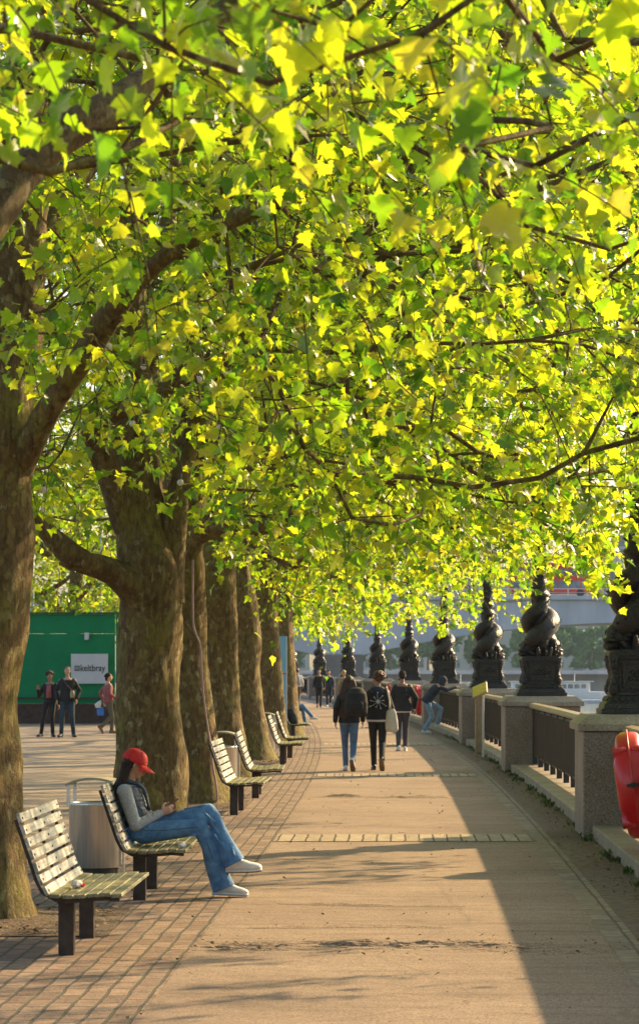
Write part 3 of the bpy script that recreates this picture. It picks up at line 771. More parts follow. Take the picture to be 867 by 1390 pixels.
# lifebuoy housing: two red shells like a thick ring, standing on edge
def buoy_proto():
    r = empty('lifebuoy_housing')
    def shell(name, sgn):
        d = MB()
        # ring section swept round: axis along X, shell on the sgn side
        nseg, vs, fs = 40, [], []
        sec = [(.0,.26),(.09,.27),(.145,.30),(.175,.35),(.178,.40),(.165,.445),(.135,.475),(.09,.492),(.0,.50)]
        for k in range(nseg):
            a = 2*pi*k/nseg
            sn = math.sin(a); bul = (.78 if sn > .62 else (1.0 if sn > -.55 else .74))*.86
            for x, rr in sec:
                rr = rr*(1.0 + .0*math.cos(a)); zz = math.sin(a)*rr*1.0; yy_ = math.cos(a)*rr*.92
                vs.append((sgn*(x*bul+.004), yy_, zz))
        n_ = len(sec)
        for k in range(nseg):
            for j in range(n_-1): fs.append((k*n_+j, ((k+1)%nseg)*n_+j, ((k+1)%nseg)*n_+j+1, k*n_+j+1))
        d.add(vs, fs)
        # centre web closing the ring
        d.add([(sgn*.035, math.cos(2*pi*k/24)*.28*.92, math.sin(2*pi*k/24)*.28) for k in range(24)], [tuple(range(24))])
        if sgn < 0:
            for q in range(5):
                a0 = pi*.80+q*pi*.42/5; 
                tp = MB(); vs2 = []
                for j in range(5):
                    a = a0 + .16*j/4
                    for x_, rr in ((.137,.335),(.152,.375),(.150,.42)): vs2.append((-(x_+.004), math.cos(a)*rr*.92, math.sin(a)*rr))
                tp.add(vs2, [(j*3+t, j*3+t+1, (j+1)*3+t+1, (j+1)*3+t) for j in range(4) for t in range(2)])
                tapes.append(tp)
        # four ribs
        for k in range(4):
            a = pi/4+k*pi/2; c = Vector((sgn*.085, math.cos(a)*.39*.92, math.sin(a)*.39))
            d.cbox(c, (.125,.05,.22), Matrix.Rotation(-(pi/2-a), 3, 'X'))
        return d.build(name, M['red_plastic'], r, smooth=True, bevel=0)
    tapes = []
    fs_ = shell('front_shell', -1); shell('back_shell', 1)
    for tp in tapes: tp.build('white_tape', M['white_paint'], fs_)
    s = MB(); s.tube([(0, math.cos(2*pi*k/40)*.515*.92, math.sin(2*pi*k/40)*.515) for k in range(41)], .009, 6); s.build('seam', M['red_plastic'], r, smooth=True)
    l = MB(); l.cbox((0,-.478,.02), (.12,.02,.03)); l.cbox((.0,-.49,.02), (.04,.02,.05)); l.build('latch', M['black_plastic'], r)
    e = MB(); e.box(.02,.10,-.05,.05,-.70,-.35); e.cbox((.07,0,-.72), (.1,.16,.04)); e.build('bracket', M['leg_metal'], r)
    return r
bp_ = buoy_proto()
for i, (y, off, lab) in enumerate([(25.9, -.46, 'large red lifebuoy housing on the railing, cut by the right edge'), (91.0, -.50, 'red lifebuoy housing between the black-jacketed walker and the leaning man'),
                                   (108.6, -.45, 'small distant red lifebuoy housing beside the long-haired walker')]):
    o = bp_ if i == 0 else copy_tree(bp_)
    o.location = (CX(y)+off, y, .755); o.rotation_euler = (0, R(-8), -ang(y)-R(5 if i == 0 else 3))
    tag(o, lab, 'lifebuoy housing', 'red lifebuoy housings')

# information stand
r = empty('information_stand', (CX(57)-.72, 57, 0), 0, 'tall thin steel information stand with a slanted yellow panel', 'sign')
MB().box(-.095,-.05,-.03,.03,0,1.32).build('post', M['handrail'], r, bevel=.01)
MB().box(.05,.095,-.03,.03,0,1.32).build('post', M['white_paint'], r, bevel=.01)
MB().box(-.049,.049,-.012,.012,.1,1.28).build('infill', M['handrail'], r)
t = MB(); t.cbox((0,-.02,1.37), (.34,.40,.035), Matrix.Rotation(R(33), 3, 'X') @ Matrix.Rotation(R(-28), 3, 'Y')); pn = t.build('panel_tray', M['handrail'], r, bevel=.008)
t = MB(); t.cbox((0,-.02-.012,1.37+.02), (.30,.35,.008), Matrix.Rotation(R(33), 3, 'X') @ Matrix.Rotation(R(-28), 3, 'Y')); t.build('yellow_map', M['yellow_panel'], pn)

# blue totem
r = empty('sign_totem', (CX(69)-4.95, 69, 0), R(12), 'tall slim blue sign totem with a red line, beside the trunks', 'sign')
MB().box(-.13,.13,-.05,.05,0,2.6).build('panel', M['totem_blue'], r, bevel=.006)
MB().box(-.132,.132,-.054,-.0505,1.66,1.69).build('red_line', M['red_plastic'], r)
MB().box(.131,.155,-.05,.05,0,2.6).build('edge_trim', M['white_paint'], r)
# ------------------------------------------------------------------ benches
def bench_proto():
    r = empty('park_bench')
    L = .92
    seat = [(.25,.402),(.18,.408),(.10,.402),(.02,.395),(-.06,.392),(-.14,.398)]
    back = [(-.195,.428),(-.232,.500),(-.258,.577),(-.284,.654),(-.310,.731),(-.336,.808),(-.362,.885)]
    def slats(lst, name, wid):
        m = MB(); al = lst
        for i, (x, z) in enumerate(al):
            p0 = al[max(i-1,0)]; p1 = al[min(i+1,len(al)-1)]
            a = math.atan2(p1[1]-p0[1], p1[0]-p0[0])
            if name == 'seat' and i == 0: a = math.atan2(al[1][1]-al[0][1]-.014, al[1][0]-al[0][0])
            m.cbox((x, random.uniform(-.006,.006), z), (wid, 2*L, .024), Matrix.Rotation(-a, 3, 'Y'))
        return m.build(name, M['wood_seat' if name == 'seat' else 'wood'], r, bevel=.004)
    slats(seat, 'seat', .066); bk = slats(back, 'backrest', .062)
    bo = MB()
    for x, z in back:
        for y in (-.86, 0, .86):
            bo.ell((x+.013, y, z), (.007,.009,.009), None, 8, 4)
    bo.build('bolts', M['leg_metal'], bk)
    prof = [(.265,.385)] + [(x, z-.017) for x, z in seat] + [(-.19,.402)] + [(x-.018, z-.008) for x, z in back]
    for y in (-.86, 0, .86):
        m = MB(); 
        vs = []; n = len(prof)
        for i, (x, z) in enumerate(prof):
            p0 = prof[max(i-1,0)]; p1 = prof[min(i+1,n-1)]
            d = Vector((p1[0]-p0[0], p1[1]-p0[1])).normalized(); nx, nz = d.y, -d.x
            if i < 7: nx, nz = (0, -1)
            th = .022
            s = 1 if True else -1
            # outward (below the seat, behind the back)
            ox, oz = (0, -th) if i < 7 else (-th*.9, -th*.3)
            for q in (-.011, .011): vs += [(x, y+q, z), (x+ox, y+q, z+oz)]
        fs = []
        for i in range(n-1):
            b = i*4; c = b+4
            fs += [(b, b+1, c+1, c), (b+2, c+2, c+3, b+3), (b, c, c+2, b+2), (b+1, b+3, c+3, c+1)]
        fs += [(0,2,3,1), ((n-1)*4, (n-1)*4+1, (n-1)*4+3, (n-1)*4+2)]
        m.add(vs, fs); m.build('support', M['leg_metal'], r)
    for y in (-.56, .56):
        m = MB(); m.box(-.155,-.055, y-.045, y+.045, -.04, .352); m.build('leg', M['leg_metal'], r, bevel=.006)
    m = MB(); m.box(-.13,-.08,-.84,.84,.345,.372); m.build('rail', M['leg_metal'], r)
    return r
BEN = [(18.45, 'nearest park bench with grey wooden slats, empty but for a wrapper'), (22.65, 'park bench the woman in the red cap sits on'),
       (35.3, 'empty park bench by the second trio, third along the row'), (39.8, 'empty park bench just beyond the second litter bin, fourth along the row'),
       (52.9, 'empty park bench in front of the blue totem, fifth along the row'), (57.0, 'empty park bench close to the blue totem, sixth along the row'),
       (70.6, 'distant park bench just past the blue totem, with a black bag on it'), (87.6, 'farthest park bench, with the sitter in blue trousers')]
BEN[2] = (35.3, 'empty park bench in front of the second litter bin, third along the row')
bpz = bench_proto()
BP = []
for i, (y, lab) in enumerate(BEN):
    o = bpz if i == 0 else copy_tree(bpz)
    off = [-4.62,-4.565,-4.55,-4.51,-4.52,-4.47,-4.55,-4.72][i]
    o.location = (CX(y)+off, y, .014); o.rotation_euler = (0, 0, -ang(y)+[0,.01,-.012,.015,0,.01,0,0][i])
    tag(o, lab, 'bench', 'slatted park benches along the promenade'); BP.append(o.location.copy())

def bin_proto():
    r = empty('litter_bin')
    b = MB(); b.lathe([(.205,.0),(.205,.05)], n=40); b.build('base', M['bin_dark'], r, smooth=False)
    b = MB(); prof = [(.228,.05),(.232,.055),(.232,.60),(.236,.605),(.236,.63),(.214,.63),(.205,.615),(.205,.56)]
    b.lathe(prof, n=56, cap=False); b.build('body', M['steel'], r, smooth=True)
    b = MB(); b.lathe([(.206,.55),(.206,.575)], n=40); b.build('liner', M['bin_dark'], r)
    for x0 in (-.225, .195):
        for y in (-.215,.215): MB().box(x0, x0+.03, y-.006 , y+.006, .60, .80).build('post', M['steel'], r)
    h = MB(); vs = []; n = 14
    for k in range(n+1):
        t = -1+2*k/n; x = .235*t; z = .80 + .055*(1-t*t)
        for y, dz in ((-.235,0),(.235,0),(.235,-.022),(-.235,-.022)): vs.append((x, y, z+dz))
    fs = [(i*4+k, i*4+(k+1)%4, (i+1)*4+(k+1)%4, (i+1)*4+k) for i in range(n) for k in range(4)] + [(0,1,2,3), (n*4,n*4+1,n*4+2,n*4+3)]
    h.add(vs, fs); h.build('hood', M['bin_lid'], r)
    p = MB(); p.box(.245,.262,-.02,.02,0,.72); p.box(.225,.262,-.02,.02,.70,.72); p.build('side_bar', M['steel'], r)
    return r
bb = bin_proto()
for i, (x, y, lab) in enumerate([(-2.0, 25.0, 'brushed steel litter bin behind the nearest bench and the seated woman'), (-1.47, 42.6, 'steel litter bin with pale side behind the third bench'), (-1.17, 60.0, 'distant steel litter bin half hidden beside the fifth bench backrest')]):
    o = bb if i == 0 else copy_tree(bb)
    o.location = (x, y, .014); o.rotation_euler = (0, 0, -.05)
    tag(o, lab, 'litter bin', 'steel litter bins behind the benches')

def crumple(name, loc, s, mat, lab, mat2=None):
    r = empty(name, loc, random.uniform(0, 3), lab, 'litter')
    m = MB(); m.ell((0,0,s*.45), (s,s*.7,s*.55), None, 14, 9)
    m.v = [tuple(Vector(v)*(1+.35*mn.noise(Vector(v)*60)) + Vector((0,0,s*.05))) for v in m.v]
    m.build('paper', mat, r)
    if mat2:
        m = MB(); m.ell((s*.5,-s*.5,s*.4), (s*.55,s*.35,s*.3), None, 10, 6); m.v = [tuple(Vector(v)*(1+.3*mn.noise(Vector(v)*80))) for v in m.v]; m.build('red_print', mat2, r)
    return r
crumple('crumpled_wrapper', (CX(18.3)-4.69, 18.1, .42), .045, M['white_fabric'], 'crumpled white wrapper with red print on the nearest bench seat', M['red_fabric'])
crumple('paper_tissue', (CX(22.0)-4.32, 21.95, .43), .04, M['white_fabric'], 'small white tissue on the front edge of the woman’s bench'.replace('’s', "'s"))

# ------------------------------------------------------------------ hoarding and sign
r = empty('hoarding', (-13.5, 91, 0), 0, 'bright green painted site hoarding on a dark brick base, left background', 'hoarding')
MB().box(-6,10,.0,.30,0,.64).build('brick_base', M['brick_band'], r)
for k in range(5):
    x0 = -6+k*3.22
    MB().box(x0+.01, x0+3.2, .05,.13,.644,2.92 if True else 0).build('panel', M['green_paint'], r, bevel=.008)
    MB().box(x0+.01, x0+3.2, .05,.13,2.93,3.56).build('panel', M['green_dark' if k % 3 == 2 else 'green_paint'], r, bevel=.008)
MB().box(-6,10.1,-.03,.16,3.565,3.62).build('top_rail', M['green_dark'], r)
MB().box(-6,10,-.10,-.05,.80,.86).build('guard_rail', M['black_plastic'], r)
for x in (-4.5, -1.3, 1.9, 5.1, 8.3): MB().box(x-.03,x+.03,-.10,.05,.64,.86).build('guard_bracket', M['black_plastic'], r)
for x in (5.95,):
    m = MB(); m.box(x-.07,x+.07,-.12,.048,2.72,2.96); m.build('bulkhead_lamp', M['sign_grey'], r, bevel=.02)
s = empty('sign_board', (-7.46, 90.93, 0), 0, 'pale grey contractor sign board fixed on the green hoarding', 'sign')
MB().box(-.60,.60,.0,.09,1.30,2.27).build('board', M['sign_grey'], s, bevel=.004)
def text_obj(txt, size, loc, parent, mat, name='lettering', off=.003, rot=(pi/2,0,0), width=None):
    cu = bpy.data.curves.new('t', 'FONT'); cu.body = txt; cu.size = size; cu.extrude = .004; cu.offset = off; cu.align_x = 'LEFT'; cu.align_y = 'CENTER'
    o = bpy.data.objects.new('t', cu); COL.objects.link(o)
    dg = bpy.context.evaluated_depsgraph_get(); me = bpy.data.meshes.new_from_object(o.evaluated_get(dg)); bpy.data.objects.remove(o)
    if width:
        xs = [v.co.x for v in me.vertices]; k = width/(max(xs)-min(xs))
        for v in me.vertices: v.co.x *= k
    me.name = name
    q = link_mesh(name, me, mat, parent); q.location = loc; q.rotation_euler = rot; return q
text_obj('keltbray', .30, (-.30,-.006,1.80), s, M['sign_ink'], width=.80)
m = MB(); m.cbox((-.40,-.004,1.80), (.165,.006,.165)); em = m.build('emblem', M['sign_ink'], s)
m = MB(); m.cbox((-.445,-.0085,1.80), (.022,.004,.10))
for z in (-.042, .0, .042): m.cbox((-.40,-.0085,1.80+z), (.05,.004,.017))
m.cbox((-.36,-.0085,1.80), (.022,.004,.09)); m.build('emblem_bars', M['sign_grey'], em)

# two white poles beyond the hoarding
for i, (px, h) in enumerate([(-7.0, 7.2), (-9.3, 6.4)]):
    r = empty('flag_pole', (px*1.1, 99+i, 0), 0, ['white pole rising behind the hoarding, nearer the big trunk', 'white pole rising behind the hoarding, farther left'][i], 'pole', 'white poles behind the hoarding')
    MB().lathe([(.09,0),(.09,.3),(.06,.32),(.05,h-.1)], n=12).build('shaft', M['white_paint'], r, smooth=True)
    m = MB(); m.ell((0,0,h), (.08,.08,.1), None, 10, 6); m.build('finial', M['white_paint'], r, smooth=True)

# ------------------------------------------------------------------ bridge, bus, far bank
br = empty('road_bridge', (0, 352, 0), 0, 'pale concrete arched road bridge across the river in the background', 'bridge')
def soff(x):
    if x > 2.5: return 7.4 - .0034*(x-40)**2 if x <= 77.5 else 7.4-.0034*(x-115)**2
    return 7.4 - .0034*(x+35)**2 if x > -72.5 else 7.4-.0034*(x+110)**2
xs = sorted(set(list(np.arange(-145, 151, 2.5)) + [2.5, 77.5, -72.5]))
sp = MB(); V = []
for x in xs: V += [(x, 0, max(-5, soff(x))), (x, 0, 10.2), (x, 24, max(-5, soff(x))), (x, 24, 10.2)]
F = []
for i in range(len(xs)-1):
    b, c = i*4, i*4+4
    F += [(b, c, c+1, b+1), (b+2, b+3, c+3, c+2), (b, b+2, c+2, c), (b+1, c+1, c+3, b+3)]
F += [(0,1,3,2), ((len(xs)-1)*4, (len(xs)-1)*4+2, (len(xs)-1)*4+3, (len(xs)-1)*4+1)]
sp.add(V, F); sp.build('spans', M['concrete_pale'], br)
MB().box(-145,150,-.35,24.3,10.205,10.75).build('deck', M['concrete_pale'], br)
MB().box(-145,150,-.5,-.36,10.3,10.6).build('cornice', M['concrete_pale'], br)
rm = MB()
for x in np.arange(-144, 150, 2.4): rm.box(x-.06,x+.06,-.2,-.1,10.755,11.6)
rm.box(-145,150,-.22,-.08,11.6,11.7); rm.box(-145,150,-.19,-.11,11.15,11.2)
rm.build('parapet_rail', M['white_paint'], br)
for x in (2.5, 77.5, -72.5):
    m = MB(); m.box(x-3,x+3,-1,25,-6,3.4); m.box(x-3.6,x+3.6,-1.6,25.6,-6,-2.5); m.build('river_pier', M['concrete_dark'], br, bevel=.2)
bus = empty('double_decker_bus', (29.6, 357, 10.755), 0, 'red double-decker bus crossing the bridge', 'bus')
m = MB(); m.box(-5.6,5.6,-1.25,1.25,.35,4.35); m.build('body', M['bus_red'], bus, bevel=.22)
for z0, z1, x0, x1 in ((1.15,2.0,-5.2,5.0),(2.75,3.55,-5.3,5.2)):
    n = 7
    for k in range(n):
        a = x0+(x1-x0)*k/n; b = x0+(x1-x0)*(k+1)/n
        MB().box(a+.06,b-.06,-1.28,-1.252,z0,z1).build('window', M['bus_glass'], bus, bevel=.01)
for x in (-3.4, 3.5):
    m = MB(); m.lathe([(.3,-.14),(.48,-.12),(.48,.12),(.3,.14)], n=20); m.build('wheel', M['tyre'], bus, xf=Matrix.Translation((x,-1.15,.48)) @ Matrix.Rotation(pi/2,4,'X'))

# boats moored by the far bank
def boat(x, y, L, col, lab, cab):
    r = empty('moored_boat', (x, y, -5), R(4), lab, 'boat', 'boats moored by the far bank')
    out = [(-L/2,-1.6),(L*.3,-1.9),(L/2,0),(L*.3,1.9),(-L/2,1.6)]
    m = MB(); m.prism(out, -.3, 1.5); m.build('hull', col, r, bevel=.1)
    m = MB(); m.box(-L*.42,L*.22,-1.4,1.4,1.51,3.6); c = m.build('cabin', cab, r, bevel=.15)
    w = MB()
    n = int(L/2.2)
    for k in range(n):
        a = -L*.40+(L*.6)*k/n; w.box(a,a+L*.6/n-.35,-1.45,-1.405,2.2,3.1)
    w.build('windows', M['bus_glass'], c)
    MB().box(-L*.44,L*.25,-1.7,1.7,3.61,3.75).build('roof', cab, r)
    m = MB(); m.tube([(L*.1,0,3.75),(L*.1,0,5.4)], .06, 6); m.build('mast', M['white_paint'], r)
boat(26, 560, 22, M['green_dark'], 'dark green moored boat with white cabin under the bridge arch', M['white_paint'])
boat(52, 600, 26, M['white_paint'], 'white moored boat seen right under the arch', M['white_paint'])
boat(70, 560, 18, M['rail_metal'], 'small brown moored boat near the right edge', M['cream_fabric'])
boat(9, 520, 14, M['white_paint'], 'white cabin boat seen between two far lamp posts', M['white_paint'])
boat(-3, 640, 20, M['bus_red'], 'red-hulled boat with white cabin seen low behind the walkers', M['white_paint'])
# pontoon
r = empty('pontoon', (45, 520, -5), 0, 'long low floating pontoon with a railing in front of the far bank', 'pontoon')
MB().box(-35,40,-2,2,-.2,.7).build('deck', M['concrete_pale'], r)
m = MB()
for x in np.arange(-34, 40, 3): m.box(x-.05,x+.05,-1.9,-1.8,.705,1.9)
m.box(-35,40,-1.9,-1.8,1.9,1.98); m.build('railing', M['white_paint'], r)

def car(x, y, col, lab):
    r = empty('parked_car', (x, y, .06), R(random.uniform(-3,3)), lab, 'car', 'vehicles on the far embankment road')
    prof = [(-2.1,.3),(-2.15,.75),(-1.5,.9),(-.9,1.42),(.7,1.45),(1.35,.95),(2.1,.8),(2.15,.35)]
    m = MB(); m.prism([(a, b) for a, b in prof], -.85, .85, Matrix.Rotation(pi/2, 3, 'X')); m.build('body', col, r, bevel=.05)
    m = MB(); m.prism([(-1.35,.93),(-.85,1.34),(.62,1.36),(1.15,.95)], .852, .87, Matrix.Rotation(pi/2, 3, 'X')); m.build('window', M['bus_glass'], r)
    for wx in (-1.35,1.35):
        m = MB(); m.lathe([(.2,-.1),(.33,-.09),(.33,.09),(.2,.1)], n=14); m.build('wheel', M['tyre'], r, xf=Matrix.Translation((wx,-.82,.33)) @ Matrix.Rotation(pi/2,4,'X'))
for k, (x, c, lab) in enumerate([(22,'white_paint','white car under the arch, farthest left on the far embankment'),(34,'bus_red','red car on the far embankment'),(46,'steel','silver car on the far embankment'),
                                 (58,'white_paint','white car on the far embankment, between silver and navy cars'),(68,'navy_fabric','navy car on the far embankment'),(80,'white_paint','white car farthest right on the far embankment')]):
    car(x, 735, M[c], lab)
def building(x, y, w, h, d, lab, mat, storeys, bays, name='building'):
    r = empty(name, (x, y, 0), 0, lab, 'building', 'buildings beyond the far bank')
    m = MB(); m.box(-w/2,w/2,0,d,0,h); m.build('wall', mat, r)
    m = MB(); m.box(-w/2-.5,w/2+.5,-.5,d+.5,h+.01,h+1.2); m.box(-w/2+2,w/2-2,2,d-2,h+1.2,h+4); m.build('roof', M['roof'], r)
    sh = h/storeys; bw_ = w/bays
    for i in range(storeys):
        for j in range(bays):
            MB().box(-w/2+bw_*(j+.25), -w/2+bw_*(j+.75), -.06, -.01, sh*(i+.3), sh*(i+.82)).build('window', M['bus_glass'], r)
building(70, 900, 60, 30, 30, 'pale stone block above the bridge at the right', M['far_stone'], 6, 9)
building(20, 960, 34, 38, 30, 'tall pale office block left of the bus', M['concrete_pale'], 7, 6)
building(-25, 860, 44, 24, 30, 'long low pale stone block left of centre', M['far_stone'], 5, 8)
building(115, 980, 40, 44, 30, 'tallest pale block at the far right', M['concrete_pale'], 8, 6)
# ------------------------------------------------------------------ people
V3 = lambda *a: Vector(a)
def frame_from(fwd, up=V3(0,0,1)):
    f = Vector(fwd).normalized(); r_ = f.cross(up).normalized(); u = r_.cross(f)
    return Matrix((r_, f, u)).transposed()          # local x = right, y = forward, z = up
def torso(m, J, k, g, z_to=1.0, female=False):
    lat = (J['sh'][1]-J['sh'][0]).normalized(); lath = (J['hip'][1]-J['hip'][0]).normalized()
    pts = [J['pelvis'] + (J['pelvis']-J['spine'])*.35, J['pelvis'], J['spine'], J['chest'], (J['chest']*.35+J['neck']*.65), J['neck']]
    ww = [(.125,.10),(.165,.12),(.138,.105),(.168,.122),(.165,.095),(.065,.065)]
    if female: ww = [(.125,.105),(.165,.12),(.12,.095),(.145,.118),(.145,.085),(.055,.055)]
    rings = []
    nn = 16
    for i in range(nn):
        t = i/(nn-1)*(len(pts)-1); a = min(int(t), len(pts)-2); f = t-a
        p0, p1, p2, p3 = pts[max(a-1,0)], pts[a], pts[a+1], pts[min(a+2,len(pts)-1)]
        c = .5*((2*p1)+(p2-p0)*f+(2*p0-5*p1+4*p2-p3)*f*f+(3*p1-p0-3*p2+p3)*f**3)
        tan = (p2-p1).normalized(); L_ = lath.lerp(lat, i/(nn-1)).normalized()
        dep = tan.cross(L_).normalized(); L_ = dep.cross(tan).normalized()
        w = ww[a][0]+(ww[a+1][0]-ww[a][0])*f; d = ww[a][1]+(ww[a+1][1]-ww[a][1])*f
        rings.append((c, L_*(w*k+g), dep*(d*k+g)))
    n = max(3, int(nn*z_to)); m.loft(rings[:n], 22)
    return rings
def hand(m, wr, hd, palm, side, k=1, curl=.5, rf=.0092):
    """side +1: thumb towards +cross; palm = palm normal direction"""
    hd = hd.normalized(); palm = (palm - hd*palm.dot(hd)).normalized(); lat = hd.cross(palm).normalized()*side
    m.loft([(wr, lat*.026*k, palm*.019*k), (wr+hd*.03*k, lat*.034*k, palm*.016*k), (wr+hd*.065*k, lat*.040*k, palm*.015*k), (wr+hd*.088*k, lat*.040*k, palm*.013*k), (wr+hd*.096*k, lat*.034*k, palm*.009*k)], 12)
    for i, (o, l) in enumerate(((-.030,.058),(-.010,.072),(.010,.076),(.030,.068))):
        a = wr + hd*.088*k + lat*o*k
        d1 = (hd + palm*curl*.6).normalized(); d2 = (hd + palm*curl*1.8).normalized()
        b = a + d1*l*.5*k; c = b + d2*l*.5*k
        m.cap(a, rf*k, b, rf*.95*k, 8, 3); m.cap(b, rf*.95*k, c, rf*.75*k, 8, 3)
    a = wr + hd*.028*k + lat*.030*k; b = a + (hd*.6+lat*.75+palm*.3).normalized()*.036*k; c = b + (hd*.9+lat*.15+palm*.4).normalized()*.030*k
    m.cap(a, .013*k, b, .011*k, 8, 3); m.cap(b, .011*k, c, .009*k, 8, 3)
def head(m, hc, fdir, k=1, up=V3(0,0,1)):
    F = frame_from(fdir, up)
    P = lambda x, y, z: hc + F @ (V3(x, y, z)*k)
    m.ell(P(0,-.012,.02), (.074*k,.094*k,.098*k), F, 20, 14)
    m.loft([(P(0,.018,.02), F@V3(.066,0,0)*k, F@V3(0,.066,0)*k), (P(0,.024,-.03), F@V3(.062,0,0)*k, F@V3(0,.060,0)*k), (P(0,.032,-.07), F@V3(.047,0,0)*k, F@V3(0,.050,0)*k), (P(0,.045,-.098), F@V3(.026,0,0)*k, F@V3(0,.032,0)*k), (P(0,.05,-.108), F@V3(.010,0,0)*k, F@V3(0,.012,0)*k)], 18)
    m.cap(P(0,.078,.022), .010*k, P(0,.108,-.018), .0125*k, 8, 3)        # nose
    for s in (-1, 1):
        m.ell(P(s*.010,.100,-.022), (.008*k,.010*k,.007*k), F, 8, 6)
        m.ell(P(s*.076,-.005,.0), (.008*k,.018*k,.030*k), F, 8, 6)        # ears
        m.ell(P(s*.030,.074,.036), (.022*k,.012*k,.007*k), F, 8, 6)       # brow
        m.ell(P(s*.040,.060,-.018), (.020*k,.020*k,.018*k), F, 8, 6)      # cheek
    m.ell(P(0,.090,-.050), (.022*k,.010*k,.006*k), F, 8, 6); m.ell(P(0,.087,-.062), (.020*k,.010*k,.007*k), F, 8, 6)
    return P, F
def face_bits(parent, P, F, k=1):
    for s in (-1, 1):
        m = MB(); m.ell(P(s*.031,.076,.016), (.012*k,.007*k,.0065*k), F, 10, 6); e = m.build('eye', M['white_shoe'], parent, True)
        m = MB(); m.ell(P(s*.031,.0815,.016), (.0052*k,.0028*k,.0052*k), F, 8, 5); m.build('iris', M['hair_dark'], e, True)
        m = MB(); m.cap(P(s*.016,.086,.040), .0032*k, P(s*.046,.072,.041), .0022*k, 6, 2); m.build('eyebrow', M['hair_dark'], parent, True)
    m = MB(); m.ell(P(0,.097,-.050), (.019*k,.006*k,.004*k), F, 8, 5); m.ell(P(0,.094,-.060), (.017*k,.006*k,.0045*k), F, 8, 5); m.build('lips', M['pink_fabric'], parent, True)

def default_joints(k=1, sw=.168, hw=.088):
    J = dict(pelvis=V3(0,0,.95), spine=V3(0,-.005,1.12), chest=V3(0,0,1.30), neck=V3(0,-.01,1.475), head=V3(0,.02,1.635), face=V3(0,1,0),
             sh=[V3(-sw,-.005,1.405), V3(sw,-.005,1.405)], el=[V3(-sw-.05,-.03,1.13), V3(sw+.05,-.03,1.13)],
             wr=[V3(-sw-.05,.04,.885), V3(sw+.05,.04,.885)], hd=[V3(0,.15,-1), V3(0,.15,-1)], palm=[V3(1,0,0), V3(-1,0,0)], curl=[.5,.5],
             hip=[V3(-hw,0,.93), V3(hw,0,.93)], kn=[V3(-hw,.02,.50), V3(hw,.02,.50)], an=[V3(-hw,-.01,.09), V3(hw,-.01,.09)], toe=[V3(-hw,1,0), V3(hw,1,0)])
    J['toe'] = [V3(-.12,1,-.12), V3(.12,1,-.12)]
    return J
def sc(J, k):
    for q, v in J.items():
        if q in ('face','hd','palm','toe','curl'): continue
        J[q] = [a*k for a in v] if isinstance(v, list) else v*k
    return J
def solve(p, q, l1, l2, bend):
    """middle joint between p and q bending towards bend"""
    d = q-p; L = min(d.length, (l1+l2)*.999); dn = d.normalized()
    a = (l1*l1-l2*l2+L*L)/(2*L); h = math.sqrt(max(0, l1*l1-a*a))
    b = (bend - dn*bend.dot(dn)).normalized()
    return p+dn*a+b*h

